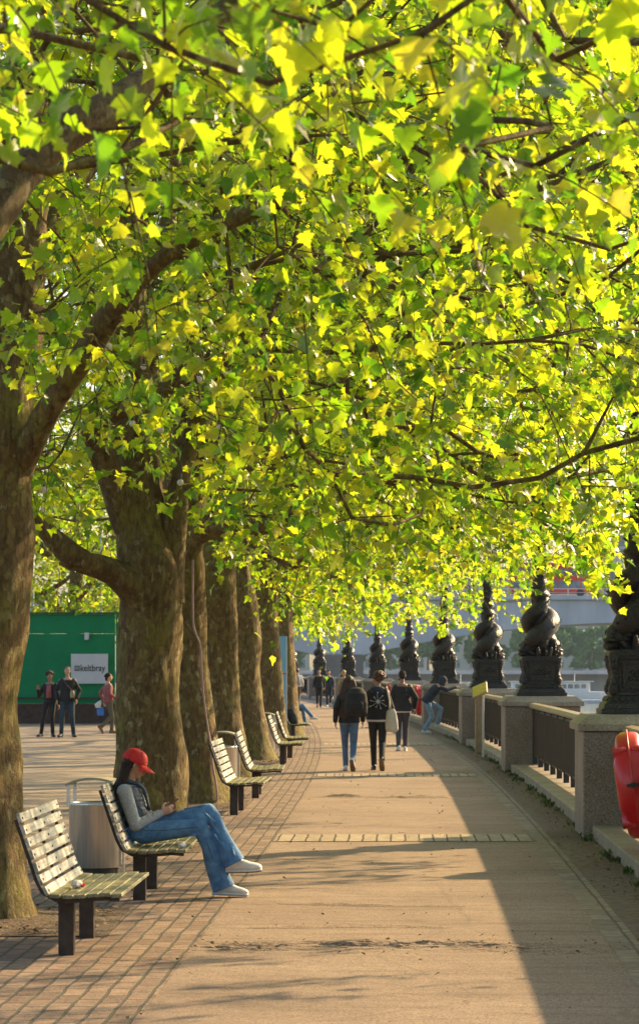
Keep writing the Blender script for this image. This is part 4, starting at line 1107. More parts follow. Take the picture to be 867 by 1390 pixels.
def person(name, loc, rz, lab, J, k=1.0, top='black_fabric', trousers='dark_denim', shoes='black_shoe', skin='skin', hair='short', hairmat='hair_dark',
           female=False, vox=.011, hem=.0, flare=.0, sole='white_shoe', sleeve=1.0, top_len=.42, loose=.018, face=False, group=None, jacket_hem=None, fit=1.0, shoe_k=1.0):
    root = empty(name, loc, rz, lab, 'person', group)
    J = sc(J, k)
    b = MB(); torso(b, J, k*.93, 0, 1, female)
    b.cap(J['neck']-V3(0,0,.03)*k, .052*k, J['head']+V3(0,-.01,-.05)*k, .047*k)
    P, F = head(b, J['head'], J['face'], k)
    for i in range(2):
        b.cap(J['sh'][i], .046*k, J['el'][i], .036*k); b.cap(J['el'][i], .036*k, J['wr'][i], .025*k)
        hand(b, J['wr'][i], J['hd'][i], J['palm'][i], (1 if i == 0 else -1)*(-1), k, J['curl'][i])
        b.cap(J['hip'][i], .075*k, J['kn'][i], .050*k); b.cap(J['kn'][i], .050*k, J['an'][i], .035*k)
        t = J['toe'][i].normalized(); b.cap(J['an'][i]-V3(0,0,.03)*k, .034*k, J['an'][i]-V3(0,0,.045)*k+t*.12*k, .026*k)
    remeshed(b, 'body', M[skin], root, vox*.8 if not face else .0065, 2)
    if face: face_bits(root, P, F, k)
    # trousers
    t = MB(); lath = (J['hip'][1]-J['hip'][0]).normalized()
    up = (J['spine']-J['pelvis']).normalized(); dep = up.cross(lath).normalized()
    t.loft([(J['pelvis']-up*.10*k, lath*.13*k*fit, dep*.10*k), (J['pelvis']-up*.02*k, lath*.178*k*fit, dep*.132*k), (J['pelvis']+up*.10*k, lath*.155*k*fit, dep*.118*k)], 22)
    for i in range(2):
        hp = J['hip'][i]
        t.cap(hp, .098*k*fit, J['kn'][i], .066*k*fit, 14)
        end = J['an'][i] + (J['an'][i]-J['kn'][i]).normalized()*.015*k
        d = (end-J['kn'][i]); dn = d.normalized(); u = dn.cross(lath if abs(dn.dot(lath)) < .9 else V3(0,1,0)).normalized(); v = dn.cross(u)
        r0, r1 = .066*k*fit, (.052+flare)*k
        mid = J['kn'][i] + d*.5
        t.loft([(J['kn'][i]-dn*.02*k, u*r0, v*r0), (mid, u*(r0*.45+r1*.5)*1.04, v*(r0*.45+r1*.5)*1.04), (end, u*r1*1.1, v*r1)], 16)
        t.ell(J['kn'][i], (r0,r0,r0))
        for q in range(3):      # folds behind the knee and at the ankle
            c = J['an'][i].lerp(J['kn'][i], .10+.16*q); t.ell(c + u*.004, (r1*.98, r1*.98, .018*k))
    remeshed(t, 'trousers', M[trousers], root, vox, 2)
    # shoes
    for i in range(2):
        s = MB(); tt = J['toe'][i].normalized(); an = J['an'][i]; kd = shoe_k*k
        shin = (J['an'][i]-J['kn'][i]).normalized()
        nrm = tt.cross(V3(0,0,1).cross(tt) if abs(tt.z) < .95 else V3(1,0,0)).normalized()
        if nrm.dot(shin) > 0: nrm = -nrm
        sd = tt.cross(nrm).normalized(); base = an - nrm*.088*k
        R_ = [(-.075,.030,.034,.040),(-.05,.036,.05,.050),(.0,.037,.052,.052),(.06,.042,.04,.040),(.12,.046,.030,.030),(.165,.042,.023,.024),(.195,.026,.014,.016)]
        s.loft([(base + tt*a*kd + nrm*(hh+.008)*kd, sd*w*kd, nrm*hh*kd) for a, w, h0, hh in R_], 16)
        sh_ = remeshed(s, 'shoe', M[shoes], root, .008, 1)
        z = MB(); z.loft([(base + tt*a*kd + nrm*.006*kd, sd*(w+.003)*kd, nrm*.010*kd) for a, w, _, _ in R_], 16)
        z.build('sole', M[sole], sh_)
    # top
    u = MB(); torso(u, J, k, loose, .86, female)
    lat = (J['sh'][1]-J['sh'][0]).normalized()
    if top_len:
        dn = (J['pelvis']-J['spine']).normalized(); dp = dn.cross(lath).normalized()
        u.loft([(J['spine'], lath*.15*k+lath*loose, dp*(.112*k+loose)), (J['pelvis']+dn*(top_len-.38)*k, lath*(.178*k*fit+loose), dp*(.135*k+loose))], 22)
    for i in range(2):
        u.cap(J['sh'][i]-lat*(.02 if i else -.02)*k - V3(0,0,.01), .064*k, J['el'][i], (.050+loose*.5)*k)
        if sleeve >= 1: u.cap(J['el'][i], (.046+loose*.4)*k, J['wr'][i]-(J['wr'][i]-J['el'][i]).normalized()*.01, (.036+loose*.45)*k)
        else: u.cap(J['el'][i], .044*k, J['el'][i].lerp(J['wr'][i], sleeve), .036*k)
    # a few cloth folds
    rs = random.Random(hash(lab) % 1000 if False else len(lab))
    for q in range(7):
        a = rs.uniform(-.12,.12); z = rs.uniform(.0, 1)
        c = J['pelvis'].lerp(J['chest'], z) - V3(0,.118*k+loose*.8,0)
        u.cap(c + V3(a,0,0), .012, c + V3(a+rs.uniform(-.1,.1),0,rs.uniform(.03,.08)), .008, 6, 2)
    remeshed(u, 'top', M[top], root, vox, 2)
    if jacket_hem:
        h = MB(); dn = (J['pelvis']-J['spine']).normalized(); dp = dn.cross(lath).normalized()
        h.loft([(J['pelvis'], lath*(.178*k*fit+loose*.7), dp*(.135*k+loose*.7)), (J['pelvis']+dn*(top_len-.35)*k, lath*(.18*k*fit+loose*.8), dp*(.137*k+loose*.8))], 24)
        h.build('hem', M[jacket_hem], root, True)
    # hair
    h = MB(); Q = lambda x, y, z: J['head'] + F @ (V3(x, y, z)*k)
    if hair == 'short':
        h.ell(Q(0,-.024,.042), (.081*k,.092*k,.088*k), F, 18, 12); h.ell(Q(0,-.055,.0), (.070*k,.056*k,.075*k), F); h.ell(Q(0,.035,.085), (.062*k,.045*k,.030*k), F)
    elif hair == 'buzz':
        h.ell(Q(0,-.020,.034), (.079*k,.092*k,.092*k), F, 18, 12); h.ell(Q(0,-.05,.0), (.066*k,.05*k,.06*k), F)
    elif hair == 'curly':
        rs2 = random.Random(3)
        h.ell(Q(0,-.03,.045), (.10*k,.10*k,.095*k), F)
        for q in range(150):
            a = rs2.uniform(0, 2*pi); e = rs2.uniform(-.45, 1.5); c = V3(math.cos(a)*math.cos(e)*.112, math.sin(a)*math.cos(e)*.112-.035, math.sin(e)*.10+.05)
            if c.y > .035 and c.z < .075: continue
            h.ell(Q(*c), (rs2.uniform(.012,.022)*k,)*3, F, 7, 5)
    elif hair == 'long':
        h.ell(Q(0,-.024,.036), (.084*k,.098*k,.094*k), F, 18, 12)
        for q in range(15):
            x = (q-7)/7; 
            pts = [Q(x*.07,-.06+.02*abs(x),.04), Q(x*.105,-.085+.03*abs(x),-.08), Q(x*.145,-.115+.045*abs(x),-.20), Q(x*.165-.02,-.15+.05*abs(x),-.34), Q(x*.175-.05,-.16+.03*abs(x),-.50), Q(x*.15-.07,-.16+.03*abs(x),-.68+.08*abs(x))]
            h.chain(pts, [.036*k,.040*k,.040*k,.036*k,.030*k,.010*k], 8)
    elif hair == 'bun':
        h.ell(Q(0,-.024,.036), (.081*k,.095*k,.092*k), F, 18, 12); h.ell(Q(0,-.11,.03), (.045*k,.04*k,.045*k), F); h.ell(Q(0,-.08,-.05), (.05*k,.04*k,.07*k), F)
    elif hair == 'bob':
        h.ell(Q(0,-.024,.032), (.088*k,.100*k,.096*k), F, 18, 12); h.ell(Q(0,-.05,-.06), (.082*k,.055*k,.08*k), F)
    if hair == 'hood':
        h.ell(Q(0,-.022,.032), (.098*k,.118*k,.118*k), F, 18, 12); h.ell(Q(0,-.04,-.07), (.092*k,.09*k,.09*k), F)
        remeshed(h, 'hood', M[top], root, vox, 2)
    elif hair: remeshed(h, 'hair', M[hairmat], root, .008 if vox < .02 else vox, 1)
    return root, J, P, F

def walk(ph, k=1, amp=1.0):
    """simple walking pose; ph=+1 right foot trailing, -1 left foot trailing"""
    J = default_joints()
    s, t = (0, 1) if ph > 0 else (1, 0)           # s = leading/stance, t = trailing
    sx = lambda i: -1 if i == 0 else 1
    J['an'][s] = V3(sx(s)*.065, .16*amp, .09); J['an'][t] = V3(sx(t)*.075, -.30*amp, .20)
    for i in range(2): J['kn'][i] = solve(J['hip'][i], J['an'][i], .44, .43, V3(0,1,0))
    J['toe'][s] = V3(sx(s)*.12, 1, .0); J['toe'][t] = V3(sx(t)*.12, .55, -.85)
    J['wr'][s] = V3(sx(s)*.25, -.10, .92); J['wr'][t] = V3(sx(t)*.25, .14, .93)
    for i in range(2): J['el'][i] = solve(J['sh'][i], J['wr'][i], .29, .26, V3(sx(i)*.2,-1,0))
    return J

def ga(x, y): return (x, y, .014)
# A: long-haired woman with backpack
J = walk(1); rA, JA, P, F = person('person', ga(.52, 49.3), -.04, 'woman walking away with very long dark hair, black backpack and blue jeans', J, .955,
    top='black_fabric', trousers='mid_denim', shoes='white_shoe', sole='sole', hair='long', hairmat='hair_brown', female=True, top_len=.44, loose=.026, group='people strolling on the promenade')
bpk = empty('backpack', rA.location, rA.rotation_euler.z, 'big black backpack worn on the right shoulder of the long-haired woman', 'backpack')
m = MB(); m.loft([((.10,-.19,1.02),(.145,0,0),(0,.07,0)),((.10,-.24,1.06),(.17,0,0),(0,.115,0)),((.10,-.25,1.20),(.175,0,0),(0,.125,0)),((.10,-.24,1.34),(.155,0,0),(0,.11,0)),((.10,-.21,1.41),(.10,0,0),(0,.07,0)),((.10,-.20,1.43),(.05,0,0),(0,.03,0))], 24); m.v = [(v[0]*1.15+.02, v[1]*1.15, 1.22+(v[2]-1.22)*1.22) for v in m.v]; remeshed(m, 'bag', M['black_fabric'], bpk, .012, 3)
m = MB(); m.loft([((.115,-.345,1.06),(.10,0,0),(0,.03,0)),((.115,-.365,1.10),(.12,0,0),(0,.04,0)),((.115,-.365,1.20),(.115,0,0),(0,.04,0)),((.115,-.345,1.26),(.08,0,0),(0,.025,0))], 18); m.v = [(v[0]+.03, v[1]-.045, v[2]) for v in m.v]; remeshed(m, 'front_pocket', M['black_fabric'], bpk, .01, 2)
for q in (-.02, .20):
    m = MB(); m.tube([(q,-.15,1.40),(q+.005,-.03,1.475),(q,.10,1.40),(q+.01,.13,1.25),(q+.02,.05,1.10),(q,-.12,1.04)], .017, 6); m.build('strap', M['black_fabric'], bpk, True)
m = MB(); m.tube([(.02,-.2,1.04),(.0,-.21,.9),(.02,-.2,.78)], .008, 5); m.build('loose_strap', M['black_fabric'], bpk)

# B: curly-haired walker
J = walk(1, amp=1.05); J['face'] = V3(-.75,.66,-.05); J['wr'][0] = V3(-.20,.12,1.0); J['el'][0] = V3(-.26,-.05,1.13)
rB, JB, P, F = person('person', ga(1.03, 49.6), -.02, 'curly-haired walker in a black sweatshirt with pale emblem on the back', J, .985,
    top='black_fabric', trousers='black_fabric', shoes='black_shoe', sole='sole', hair='curly', hairmat='hair_ginger', skin='skin_deep', top_len=.42, loose=.028, jacket_hem='white_fabric', group='people strolling on the promenade')
m = MB(); m.ell((0,-.05,1.44), (.135,.10,.06)); m.ell((0,-.10,1.41), (.10,.06,.07)); m.ell((0,.06,1.44), (.09,.05,.04)); remeshed(m, 'collar_hood', M['navy_fabric'], rB, .011, 2)
m = MB()
rs = random.Random(5)
for q in range(9):
    a = q*2*pi/9+.2; l = .10+.03*(q % 3)
    m.tube([(.005+.015*math.cos(a),-.166,1.22+.015*math.sin(a)), (.005+l*.6*math.cos(a+.1),-.170,1.22+l*.6*math.sin(a+.1)), (.005+l*math.cos(a),-.162+.02*abs(math.cos(a)),1.22+l*math.sin(a))], [.003,.004,.003], 5)
    m.ell((.005+l*math.cos(a),-.164+.02*abs(math.cos(a)),1.22+l*math.sin(a)), (.013,.006,.012), None, 8, 5)
m.ell((.005,-.166,1.22), (.032,.008,.035), None, 10, 6)
em = m.build('emblem', M['sign_grey'], rB)
tb = empty('tote_bag', rB.location, rB.rotation_euler.z, 'cream canvas tote bag hanging from the right shoulder of the curly-haired walker', 'tote bag')
m = MB(); m.loft([((.25,-.08,.68),(.085,0,.0),(0,.045,0)),((.25,-.085,.72),(.115,0,.0),(0,.07,0)),((.245,-.09,.85),(.115,0,.0),(0,.07,0)),((.235,-.09,1.0),(.095,0,.02),(0,.05,0)),((.225,-.08,1.08),(.07,0,.02),(0,.028,0))], 18); remeshed(m, 'bag', M['cream_fabric'], tb, .011, 2)
for q in (-.045, .03):
    m = MB(); m.tube([(.225+q*.5,-.09+q*.3,1.06),(.205,-.115+q,1.25),(.165,-.07+q*.6,1.44),(.155,.0+q*.3,1.475),(.18,.08,1.35)], .014, 6); m.build('strap', M['cream_fabric'], tb, True)

# C: black jacket
J = walk(-1, amp=.45); J['an'][0] = V3(-.08,-.08,.10); J['toe'][0] = V3(-.2,1,-.2); J['kn'][0] = solve(J['hip'][0], J['an'][0], .44, .43, V3(0,1,0))
J['wr'][1] = V3(.27,.06,.95); J['el'][1] = V3(.29,-.10,1.16); J['wr'][0] = V3(-.22,.12,.98)
person('person', ga(1.80, 61.0), 0, 'walker with cropped dark hair in a black jacket over grey trousers', J, 1.0, top='black_fabric', trousers='grey_trouser', shoes='white_shoe', sole='white_shoe',
       hair='short', skin='skin_deep', top_len=.46, loose=.036, jacket_hem='white_fabric', group='people strolling on the promenade')

# D: man in navy hoodie leaning on the wall, one foot up on the plinth; local +y faces the river
J = default_joints()
J['pelvis'] = V3(0,-.10,.90); J['spine'] = V3(0,.0,1.05); J['chest'] = V3(0,.13,1.20); J['neck'] = V3(0,.26,1.32); J['head'] = V3(0,.36,1.43); J['face'] = V3(0,1,-.15)
J['sh'] = [V3(-.19,.22,1.29), V3(.19,.22,1.29)]; J['hip'] = [V3(-.09,-.10,.88), V3(.09,-.10,.88)]
J['wr'] = [V3(-.05,.66,1.27), V3(.06,.68,1.27)]; J['el'] = [V3(-.22,.44,1.20), V3(.22,.44,1.20)]; J['hd'] = [V3(.4,1,.1), V3(-.4,1,.1)]; J['palm'] = [V3(0,0,-1), V3(0,0,-1)]
J['an'] = [V3(-.10,.19,.26), V3(.10,-.18,.09)]
for i in range(2): J['kn'][i] = solve(J['hip'][i], J['an'][i], .44, .43, V3(0,1,0))
J['toe'] = [V3(0,1,0), V3(.2,1,0)]
person('person', (CX(77.2)-.88, 77.2, .014), -pi/2-.02, 'man in a navy hoodie leaning on the railing, one foot on the kerb', J, 1.0, top='navy_fabric', trousers='pale_denim', shoes='white_shoe',
       hair='hood', top_len=.46, loose=.026, fit=1.0, flare=.012)

# far walkers
J = walk(1, amp=.7); person('person', ga(-.02, 125.5), pi, 'distant oncoming walker in black with pale shoes, nearer of the dark pair', J, .99, top='black_fabric', trousers='black_fabric', hair='short', skin='skin', vox=.016, group='distant walkers on the bend')
J = walk(-1, amp=.7); person('person', ga(.42, 128.5), pi, 'distant oncoming walker in navy, half hidden behind the walker in black', J, .96, top='navy_fabric', trousers='navy_fabric', shoes='white_shoe', hair='short', vox=.016, group='distant walkers on the bend')
J = walk(1, amp=.5); rF, *_ = person('person', ga(-1.03, 131.0), 0, 'distant walker in a white hoodie and khaki trousers', J, 1.0, top='white_fabric', trousers='olive_fabric', hair='short', hairmat='hair_ginger', vox=.016, loose=.03, group='distant walkers on the bend')
bk = empty('backpack', rF.location, 0, 'small grey backpack on the distant walker in white', 'backpack'); m = MB(); m.loft([((0,-.17,1.0),(.11,0,0),(0,.05,0)),((0,-.22,1.1),(.13,0,0),(0,.09,0)),((0,-.21,1.35),(.12,0,0),(0,.08,0)),((0,-.18,1.43),(.06,0,0),(0,.04,0))], 16); m.build('bag', M['grey_knit'], bk, True)
m = MB(); m.tube([(-.09,-.16,1.4),(-.09,-.02,1.47),(-.09,.12,1.4),(-.09,.13,1.2)], .02, 6); m.build('strap', M['grey_knit'], bk)
J = walk(-1, amp=.5); person('person', ga(-1.43, 119.0), .3, 'distant dark-coated man walking beside the blue totem', J, 1.05, top='black_fabric', trousers='black_fabric', hair='short', hairmat='hair_brown', vox=.016, loose=.03, top_len=.6, group='distant walkers on the bend')
J = walk(1, amp=.5); person('person', ga(.97, 112.0), 0, 'blonde walker in a tan coat glimpsed beyond the long-haired woman', J, .97, top='tan_fabric', trousers='tan_fabric', hair='bob', hairmat='hair_blonde', female=True, vox=.016, loose=.03, top_len=.6, group='distant walkers on the bend')
# seated far people
def sit(k=1):
    J = default_joints()
    J['pelvis'] = V3(0,-.06,.52); J['spine'] = V3(0,-.10,.68); J['chest'] = V3(0,-.10,.86); J['neck'] = V3(0,-.06,1.03); J['head'] = V3(0,.0,1.19); J['face'] = V3(0,1,-.3)
    J['sh'] = [V3(-.18,-.08,.99), V3(.18,-.08,.99)]; J['el'] = [V3(-.22,.0,.72), V3(.22,.0,.72)]; J['wr'] = [V3(-.12,.20,.66), V3(.12,.20,.66)]; J['hd'] = [V3(.2,1,-.1), V3(-.2,1,-.1)]; J['palm'] = [V3(0,0,-1)]*2
    J['hip'] = [V3(-.09,-.03,.50), V3(.09,-.03,.50)]; J['kn'] = [V3(-.11,.42,.53), V3(.11,.42,.53)]; J['an'] = [V3(-.10,.50,.09), V3(.10,.52,.09)]; J['toe'] = [V3(-.1,1,0), V3(.1,1,0)]
    return J
J = sit(); J['an'][1] = V3(.0,.72,.28); J['kn'][1] = V3(.03,.42,.62)
person('person', (BP[7].x-.02, BP[7].y-.3, .014), -pi/2, 'person in pale top and blue trousers sitting on the farthest bench', J, 1, top='cream_fabric', trousers='denim', shoes='white_shoe', hair='short', hairmat='hair_brown', vox=.016)
if 0: person('person', (BP[6].x-.02, BP[6].y+.1, .014), -pi/2, 'person all in black sitting beside the blue totem', J, 1, top='black_fabric', trousers='black_fabric', shoes='black_shoe', hair='short', vox=.016)

bg_ = empty('backpack', (BP[6].x-.13, BP[6].y-.45, .42), .4, 'black bag left on the bench just past the blue totem', 'bag')
m = MB(); m.loft([((0,0,.0),(.13,0,0),(0,.22,0)),((0,0,.06),(.15,0,0),(0,.25,0)),((-.03,0,.25),(.12,0,0),(0,.22,0)),((-.05,0,.38),(.06,0,0),(0,.14,0))], 18); remeshed(m, 'bag', M['black_fabric'], bg_, .012, 2)
m = MB(); m.tube([(.0,-.1,.36),(-.02,-.02,.46),(0,.1,.36)], .012, 6); m.build('handle', M['black_plastic'], bg_)
# left plaza trio
J = walk(-1, amp=.35); J['wr'][0] = V3(-.30,.14,1.24); J['el'][0] = V3(-.30,-.02,1.10); J['hd'][0] = V3(.1,.2,1); J['wr'][1] = V3(.27,.14,.85); J['face'] = V3(.25,1,0)
J = default_joints(); J['wr'][1] = V3(.30,.15,1.26); J['el'][1] = V3(.30,-.02,1.10); J['hd'][1] = V3(-.1,.2,1); J['palm'][1] = V3(0,1,0)
J['an'] = [V3(-.10,.10,.09), V3(.24,-.02,.09)]; J['toe'] = [V3(-.5,1,0), V3(.45,1,0)]; J['wr'][0] = V3(-.27,.08,.88); J['face'] = V3(-.3,1,0)
for i in range(2): J['kn'][i] = solve(J['hip'][i], J['an'][i], .44, .43, V3(0,1,0))
rK, *_ = person('person', ga(-7.05, 73.3), pi-.1, 'young man with curly hair in open black jacket, raising one hand, left plaza', J, .97, top='black_fabric', trousers='black_fabric', hair='curly', hairmat='hair_brown', skin='skin_deep', vox=.013, face=True, sole='black_shoe', fit=.92, group='people on the left plaza')
m = MB(); m.loft([((0,.135,1.02),(.075,0,0),(0,.03,0)),((0,.155,1.2),(.07,0,0),(0,.03,0)),((0,.145,1.36),(.05,0,0),(0,.02,0))], 16); m.build('shirt_front', M['pink_fabric'], rK, True)
J = default_joints(); J['an'] = [V3(-.15,.0,.09), V3(.15,.05,.09)]; J['toe'] = [V3(-.35,1,0), V3(.35,1,0)]; J['wr'] = [V3(-.24,.12,.96), V3(.25,.10,.94)]; J['el'] = [V3(-.29,-.06,1.15), V3(.29,-.06,1.15)]
for i in range(2): J['kn'][i] = solve(J['hip'][i], J['an'][i], .44, .43, V3(0,1,0))
rL, *_ = person('person', ga(-6.56, 73.0), pi, 'man in black zip jacket and dark jeans with a cross-body bag, left plaza', J, 1.05, top='black_fabric', trousers='dark_denim', hair='buzz', hairmat='hair_ginger', vox=.013, face=True, sole='black_shoe', loose=.032, top_len=.44, group='people on the left plaza')
cb = empty('cross_body_bag', rL.location, pi, 'small yellow-brown cross-body bag on the man in the zip jacket', 'bag')
m = MB(); m.loft([((-.14,.19,1.02),(.05,0,0),(0,.025,0)),((-.14,.205,1.10),(.06,0,0),(0,.035,0)),((-.14,.19,1.22),(.045,0,0),(0,.025,0))], 14); m.build('pouch', M['handrail'], cb, True)
m = MB(); m.tube([(-.15,.19,1.2),(0,.21,1.36),(.11,.12,1.52),(.12,-.02,1.55)], .012, 6); m.build('strap', M['leg_metal'], cb)
J = walk(1, amp=.8); J['wr'][1] = V3(.20,.18,1.0); J['el'][1] = V3(.26,-.06,1.16); J['wr'][0] = V3(-.26,-.05,.92)
rM, *_ = person('person', ga(-5.80, 77.0), -1.15, 'woman in a pink jumper and khaki trousers walking right, left plaza', J, .95, top='pink_fabric', trousers='olive_fabric', shoes='sole', hair='bun', female=True, vox=.013, sole='sole', group='people on the left plaza')
sb = empty('shopping_bag', (-5.98, 76.85, 0), 0, 'blue and white carrier bag held behind the woman in pink', 'bag')
m = MB(); m.loft([((-.02,0,.50),(.07,0,0),(0,.05,0)),((-.02,0,.56),(.10,0,0),(0,.07,0)),((-.03,0,.74),(.09,0,0),(0,.05,0))], 14); m.build('bag', M['blue_bag'], sb, True)
m = MB(); m.loft([((-.08,-.05,.72),(.07,0,0),(0,.04,0)),((-.09,-.05,.82),(.09,0,0),(0,.05,0)),((-.02,-.05,.92),(.03,0,0),(0,.02,0))], 14); m.build('white_wrap', M['white_fabric'], sb, True)

# ------------------------------------------------------------------ the seated woman
hx, hy = -1.435, 22.45
J = dict(pelvis=V3(0,.02,.545), spine=V3(0,-.045,.66), chest=V3(0,-.105,.77), neck=V3(0,-.115,.905), head=V3(0,-.035,1.055), face=V3(0,1,-.45),
         sh=[V3(-.155,-.115,.845), V3(.155,-.115,.845)], el=[V3(-.20,.0,.60), V3(.20,-.025,.575)], wr=[V3(-.055,.185,.665), V3(.065,.165,.665)],
         hip=[V3(-.085,.03,.515), V3(.085,.03,.51)], kn=[V3(.01,.545,.680), V3(.095,.475,.560)], an=[V3(.150,.745,.30), V3(.10,.66,.10)],
         toe=[V3(.05,1,.05), V3(.05,1,-.04)])
hr = empty('person', (hx, hy, .012), -pi/2, 'woman in a red cap sitting cross-legged on a bench, looking at her phone', 'person')
b = MB(); torso(b, J, .90, 0, 1, True)
b.cap(J['neck']-V3(0,0,.03), .048, J['head']+V3(0,-.02,-.05), .045)
P, F = head(b, J['head'], J['face'], .95)
for i in range(2):
    b.cap(J['sh'][i], .040, J['el'][i], .032); b.cap(J['el'][i], .034, J['wr'][i], .023)
    b.cap(J['hip'][i], .072, J['kn'][i], .050); b.cap(J['kn'][i], .048, J['an'][i], .033)
    t = J['toe'][i].normalized(); b.cap(J['an'][i], .032, J['an'][i]-V3(0,0,.045)+t*.12, .024)
hand(b, J['wr'][1], V3(-.30,1,.42), V3(-1,-.1,.35), 1, .92, .75, .0085)
hand(b, J['wr'][0], V3(.30,1,.42), V3(1,-.1,.35), -1, .92, .75, .0085)
remeshed(b, 'body', M['skin'], hr, .0048, 2)
face_bits(hr, P, F, .95)
# jeans
def leg(t, hip, kn, an, r0, r1, r2, r3, side):
    t.cap(hip, r0, kn, r1, 20, 5)
    d = an-kn; dn = d.normalized(); u = dn.cross(V3(1,0,0)).normalized(); v = V3(1,0,0)
    R_ = [(0,r1),(.15,r1*1.0),(.35,r2*1.02),(.6,(r2+r3)*.5),(.85,r3*.98),(1.0,r3*1.06),(1.07,r3*1.10)]
    t.loft([(kn+d*a - u*(.012 if .1 < a < .6 else 0), u*q, v*q*.9) for a, q in R_], 24)
    t.ell(kn, (r1,r1,r1))
t = MB()
t.loft([((0,-.03,.445),(.135,0,0),(0,.10,0)),((0,.0,.475),(.175,0,0),(0,.135,0)),((0,.0,.54),(.17,0,0),(0,.125,.02)),((0,-.02,.62),(.145,0,0),(0,.11,.02)),((0,-.025,.65),(.135,0,0),(0,.10,.02))], 26)
leg(t, J['hip'][1], J['kn'][1], J['an'][1], .090, .066, .058, .086, 1)
leg(t, J['hip'][0], J['kn'][0], J['an'][0], .090, .064, .056, .082, -1)
t.ell((.055,.49,.60), (.06,.055,.07))
# cloth folds at hip, behind the knee and down the shin
def fold(m, p, q, r): m.cap(p, r, q, r*.5, 8, 3)
for (a, c, r) in [((.15,.08,.575),(.165,.02,.475),.014),((.16,.14,.575),(.17,.07,.48),.012),((.165,.20,.57),(.168,.15,.50),.010),((.155,.44,.60),(.165,.36,.53),.013),((.15,.47,.50),(.16,.40,.49),.013),
                  ((.12,.56,.62),(.12,.63,.50),.010),((.165,.60,.50),(.18,.70,.36),.010),((.16,.545,.44),(.165,.60,.30),.010),((.205,.74,.40),(.215,.76,.30),.011),((.165,.63,.25),(.17,.66,.14),.012),
                  ((.06,.36,.70),(.05,.52,.735),.010),((.13,.53,.66),(.12,.60,.60),.014),((.17,.66,.44),(.195,.70,.33),.009)]: fold(t, V3(*a), V3(*c), r)
remeshed(t, 'jeans', M['denim'], hr, .0065, 2)
# seams and pocket
m = MB(); m.tube([(.178,-.02,.56),(.19,.06,.535),(.183,.20,.535),(.172,.35,.55),(.166,.46,.56)], .0022, 5); m.build('side_seam', M['dark_denim'], hr)
# shoes
for i in range(2):
    tt = J['toe'][i].normalized(); an = J['an'][i]
    nrm = V3(0,0,1) - tt*tt.z; nrm.normalize()
    if i == 0: nrm = (nrm + V3(.25,0,0)).normalized(); nrm = (nrm - tt*nrm.dot(tt)).normalized()
    sd = tt.cross(nrm).normalized(); base = an - nrm*.082 - tt*.0
    if i == 0: base = an - nrm*.098 + tt*.015
    R_ = [(-.078,.026,.036),(-.06,.034,.048),(-.02,.036,.053),(.03,.038,.050),(.08,.043,.040),(.12,.046,.031),(.165,.043,.025),(.195,.034,.020),(.212,.018,.012)]
    s = MB(); s.loft([(base + tt*a + nrm*(h+.012), sd*w, nrm*h) for a, w, h in R_], 22)
    for q in range(4): c = base + tt*(.055+.022*q) + nrm*(.097-.014*q); s.cap(c-sd*.022, .006, c+sd*.022, .006, 6, 2)
    s.ell(base + tt*(.04) + nrm*.100, (.022,.022,.016))
    so = remeshed(s, 'shoe', M['white_shoe'], hr, .0045, 2)
    z = MB(); z.loft([(base + tt*a + nrm*.011, sd*(w+.004), nrm*.012) for a, w, h in R_], 22); z.build('midsole', M['white_shoe'], so, True)
    z = MB(); z.loft([(base + tt*a + nrm*(-.002), sd*(w+.002), nrm*.004) for a, w, h in R_], 22); z.build('outsole', M['sole' if i == 0 else 'white_shoe'], so)
# grey long sleeve top
u = MB(); torso(u, J, .93, .012, .97, True)
for i in range(2):
    s = 1 if i else -1
    u.ell(J['sh'][i], (.060,.064,.060)); u.cap(J['sh'][i], .060, J['el'][i], .048, 18, 5); u.cap(J['el'][i], .047, J['wr'][i]-(J['wr'][i]-J['el'][i]).normalized()*.005, .031, 18, 5)
    for q in range(5):
        c = J['el'][i].lerp(J['sh'][i], -.02+.14*q); u.cap(c+V3(s*.035,-.02,.01), .012, c+V3(s*.02,.035,-.012), .008, 8, 2)
    for q in range(4):
        c = J['el'][i].lerp(J['wr'][i], .12+.2*q); u.cap(c+V3(s*.028,.0,.03), .010, c+V3(s*.03,.01,-.022), .006, 8, 2)
remeshed(u, 'sleeved_top', M['grey_knit'], hr, .0055, 2)
# gilet
g = MB(); rg_ = torso(MB(), J, .93, .0, 1, True)
g.loft([(c, a*(1+.028/a.length), b_*(1+.030/b_.length)) for c, a, b_ in rg_[3:14]], 28)
for i in range(2): g.ell(J['sh'][i]-V3((1 if i else -1)*.045,0,.01), (.045,.062,.05))
for q in range(6):
    c, a, b_ = rg_[4+q+1]; rad1 = a.length*.93+.03; rad2 = b_.length*.93+.032
    an_, bn = a.normalized(), b_.normalized()
    pts = [c + an_*rad1*math.cos(x)*1.02 + bn*rad2*math.sin(x)*1.02 for x in np.linspace(0, 2*pi, 30)]
    g.tube(pts, .009, 6)
remeshed(g, 'gilet', M['gilet'], hr, .0065, 1)
m = MB()          # open collar and front edge
m.tube([(.075,-.16,.935),(.085,-.10,.925),(.055,-.02,.90),(.03,.03,.86),(.04,.055,.78),(.05,.075,.69)], [.016,.018,.017,.013,.012,.010], 8)
m.tube([(-.075,-.16,.935),(-.085,-.10,.925),(-.055,-.02,.90),(-.03,.03,.86),(-.03,.055,.78),(-.03,.075,.69)], [.016,.018,.017,.013,.012,.010], 8)
m.build('gilet_collar', M['gilet'], hr, True)
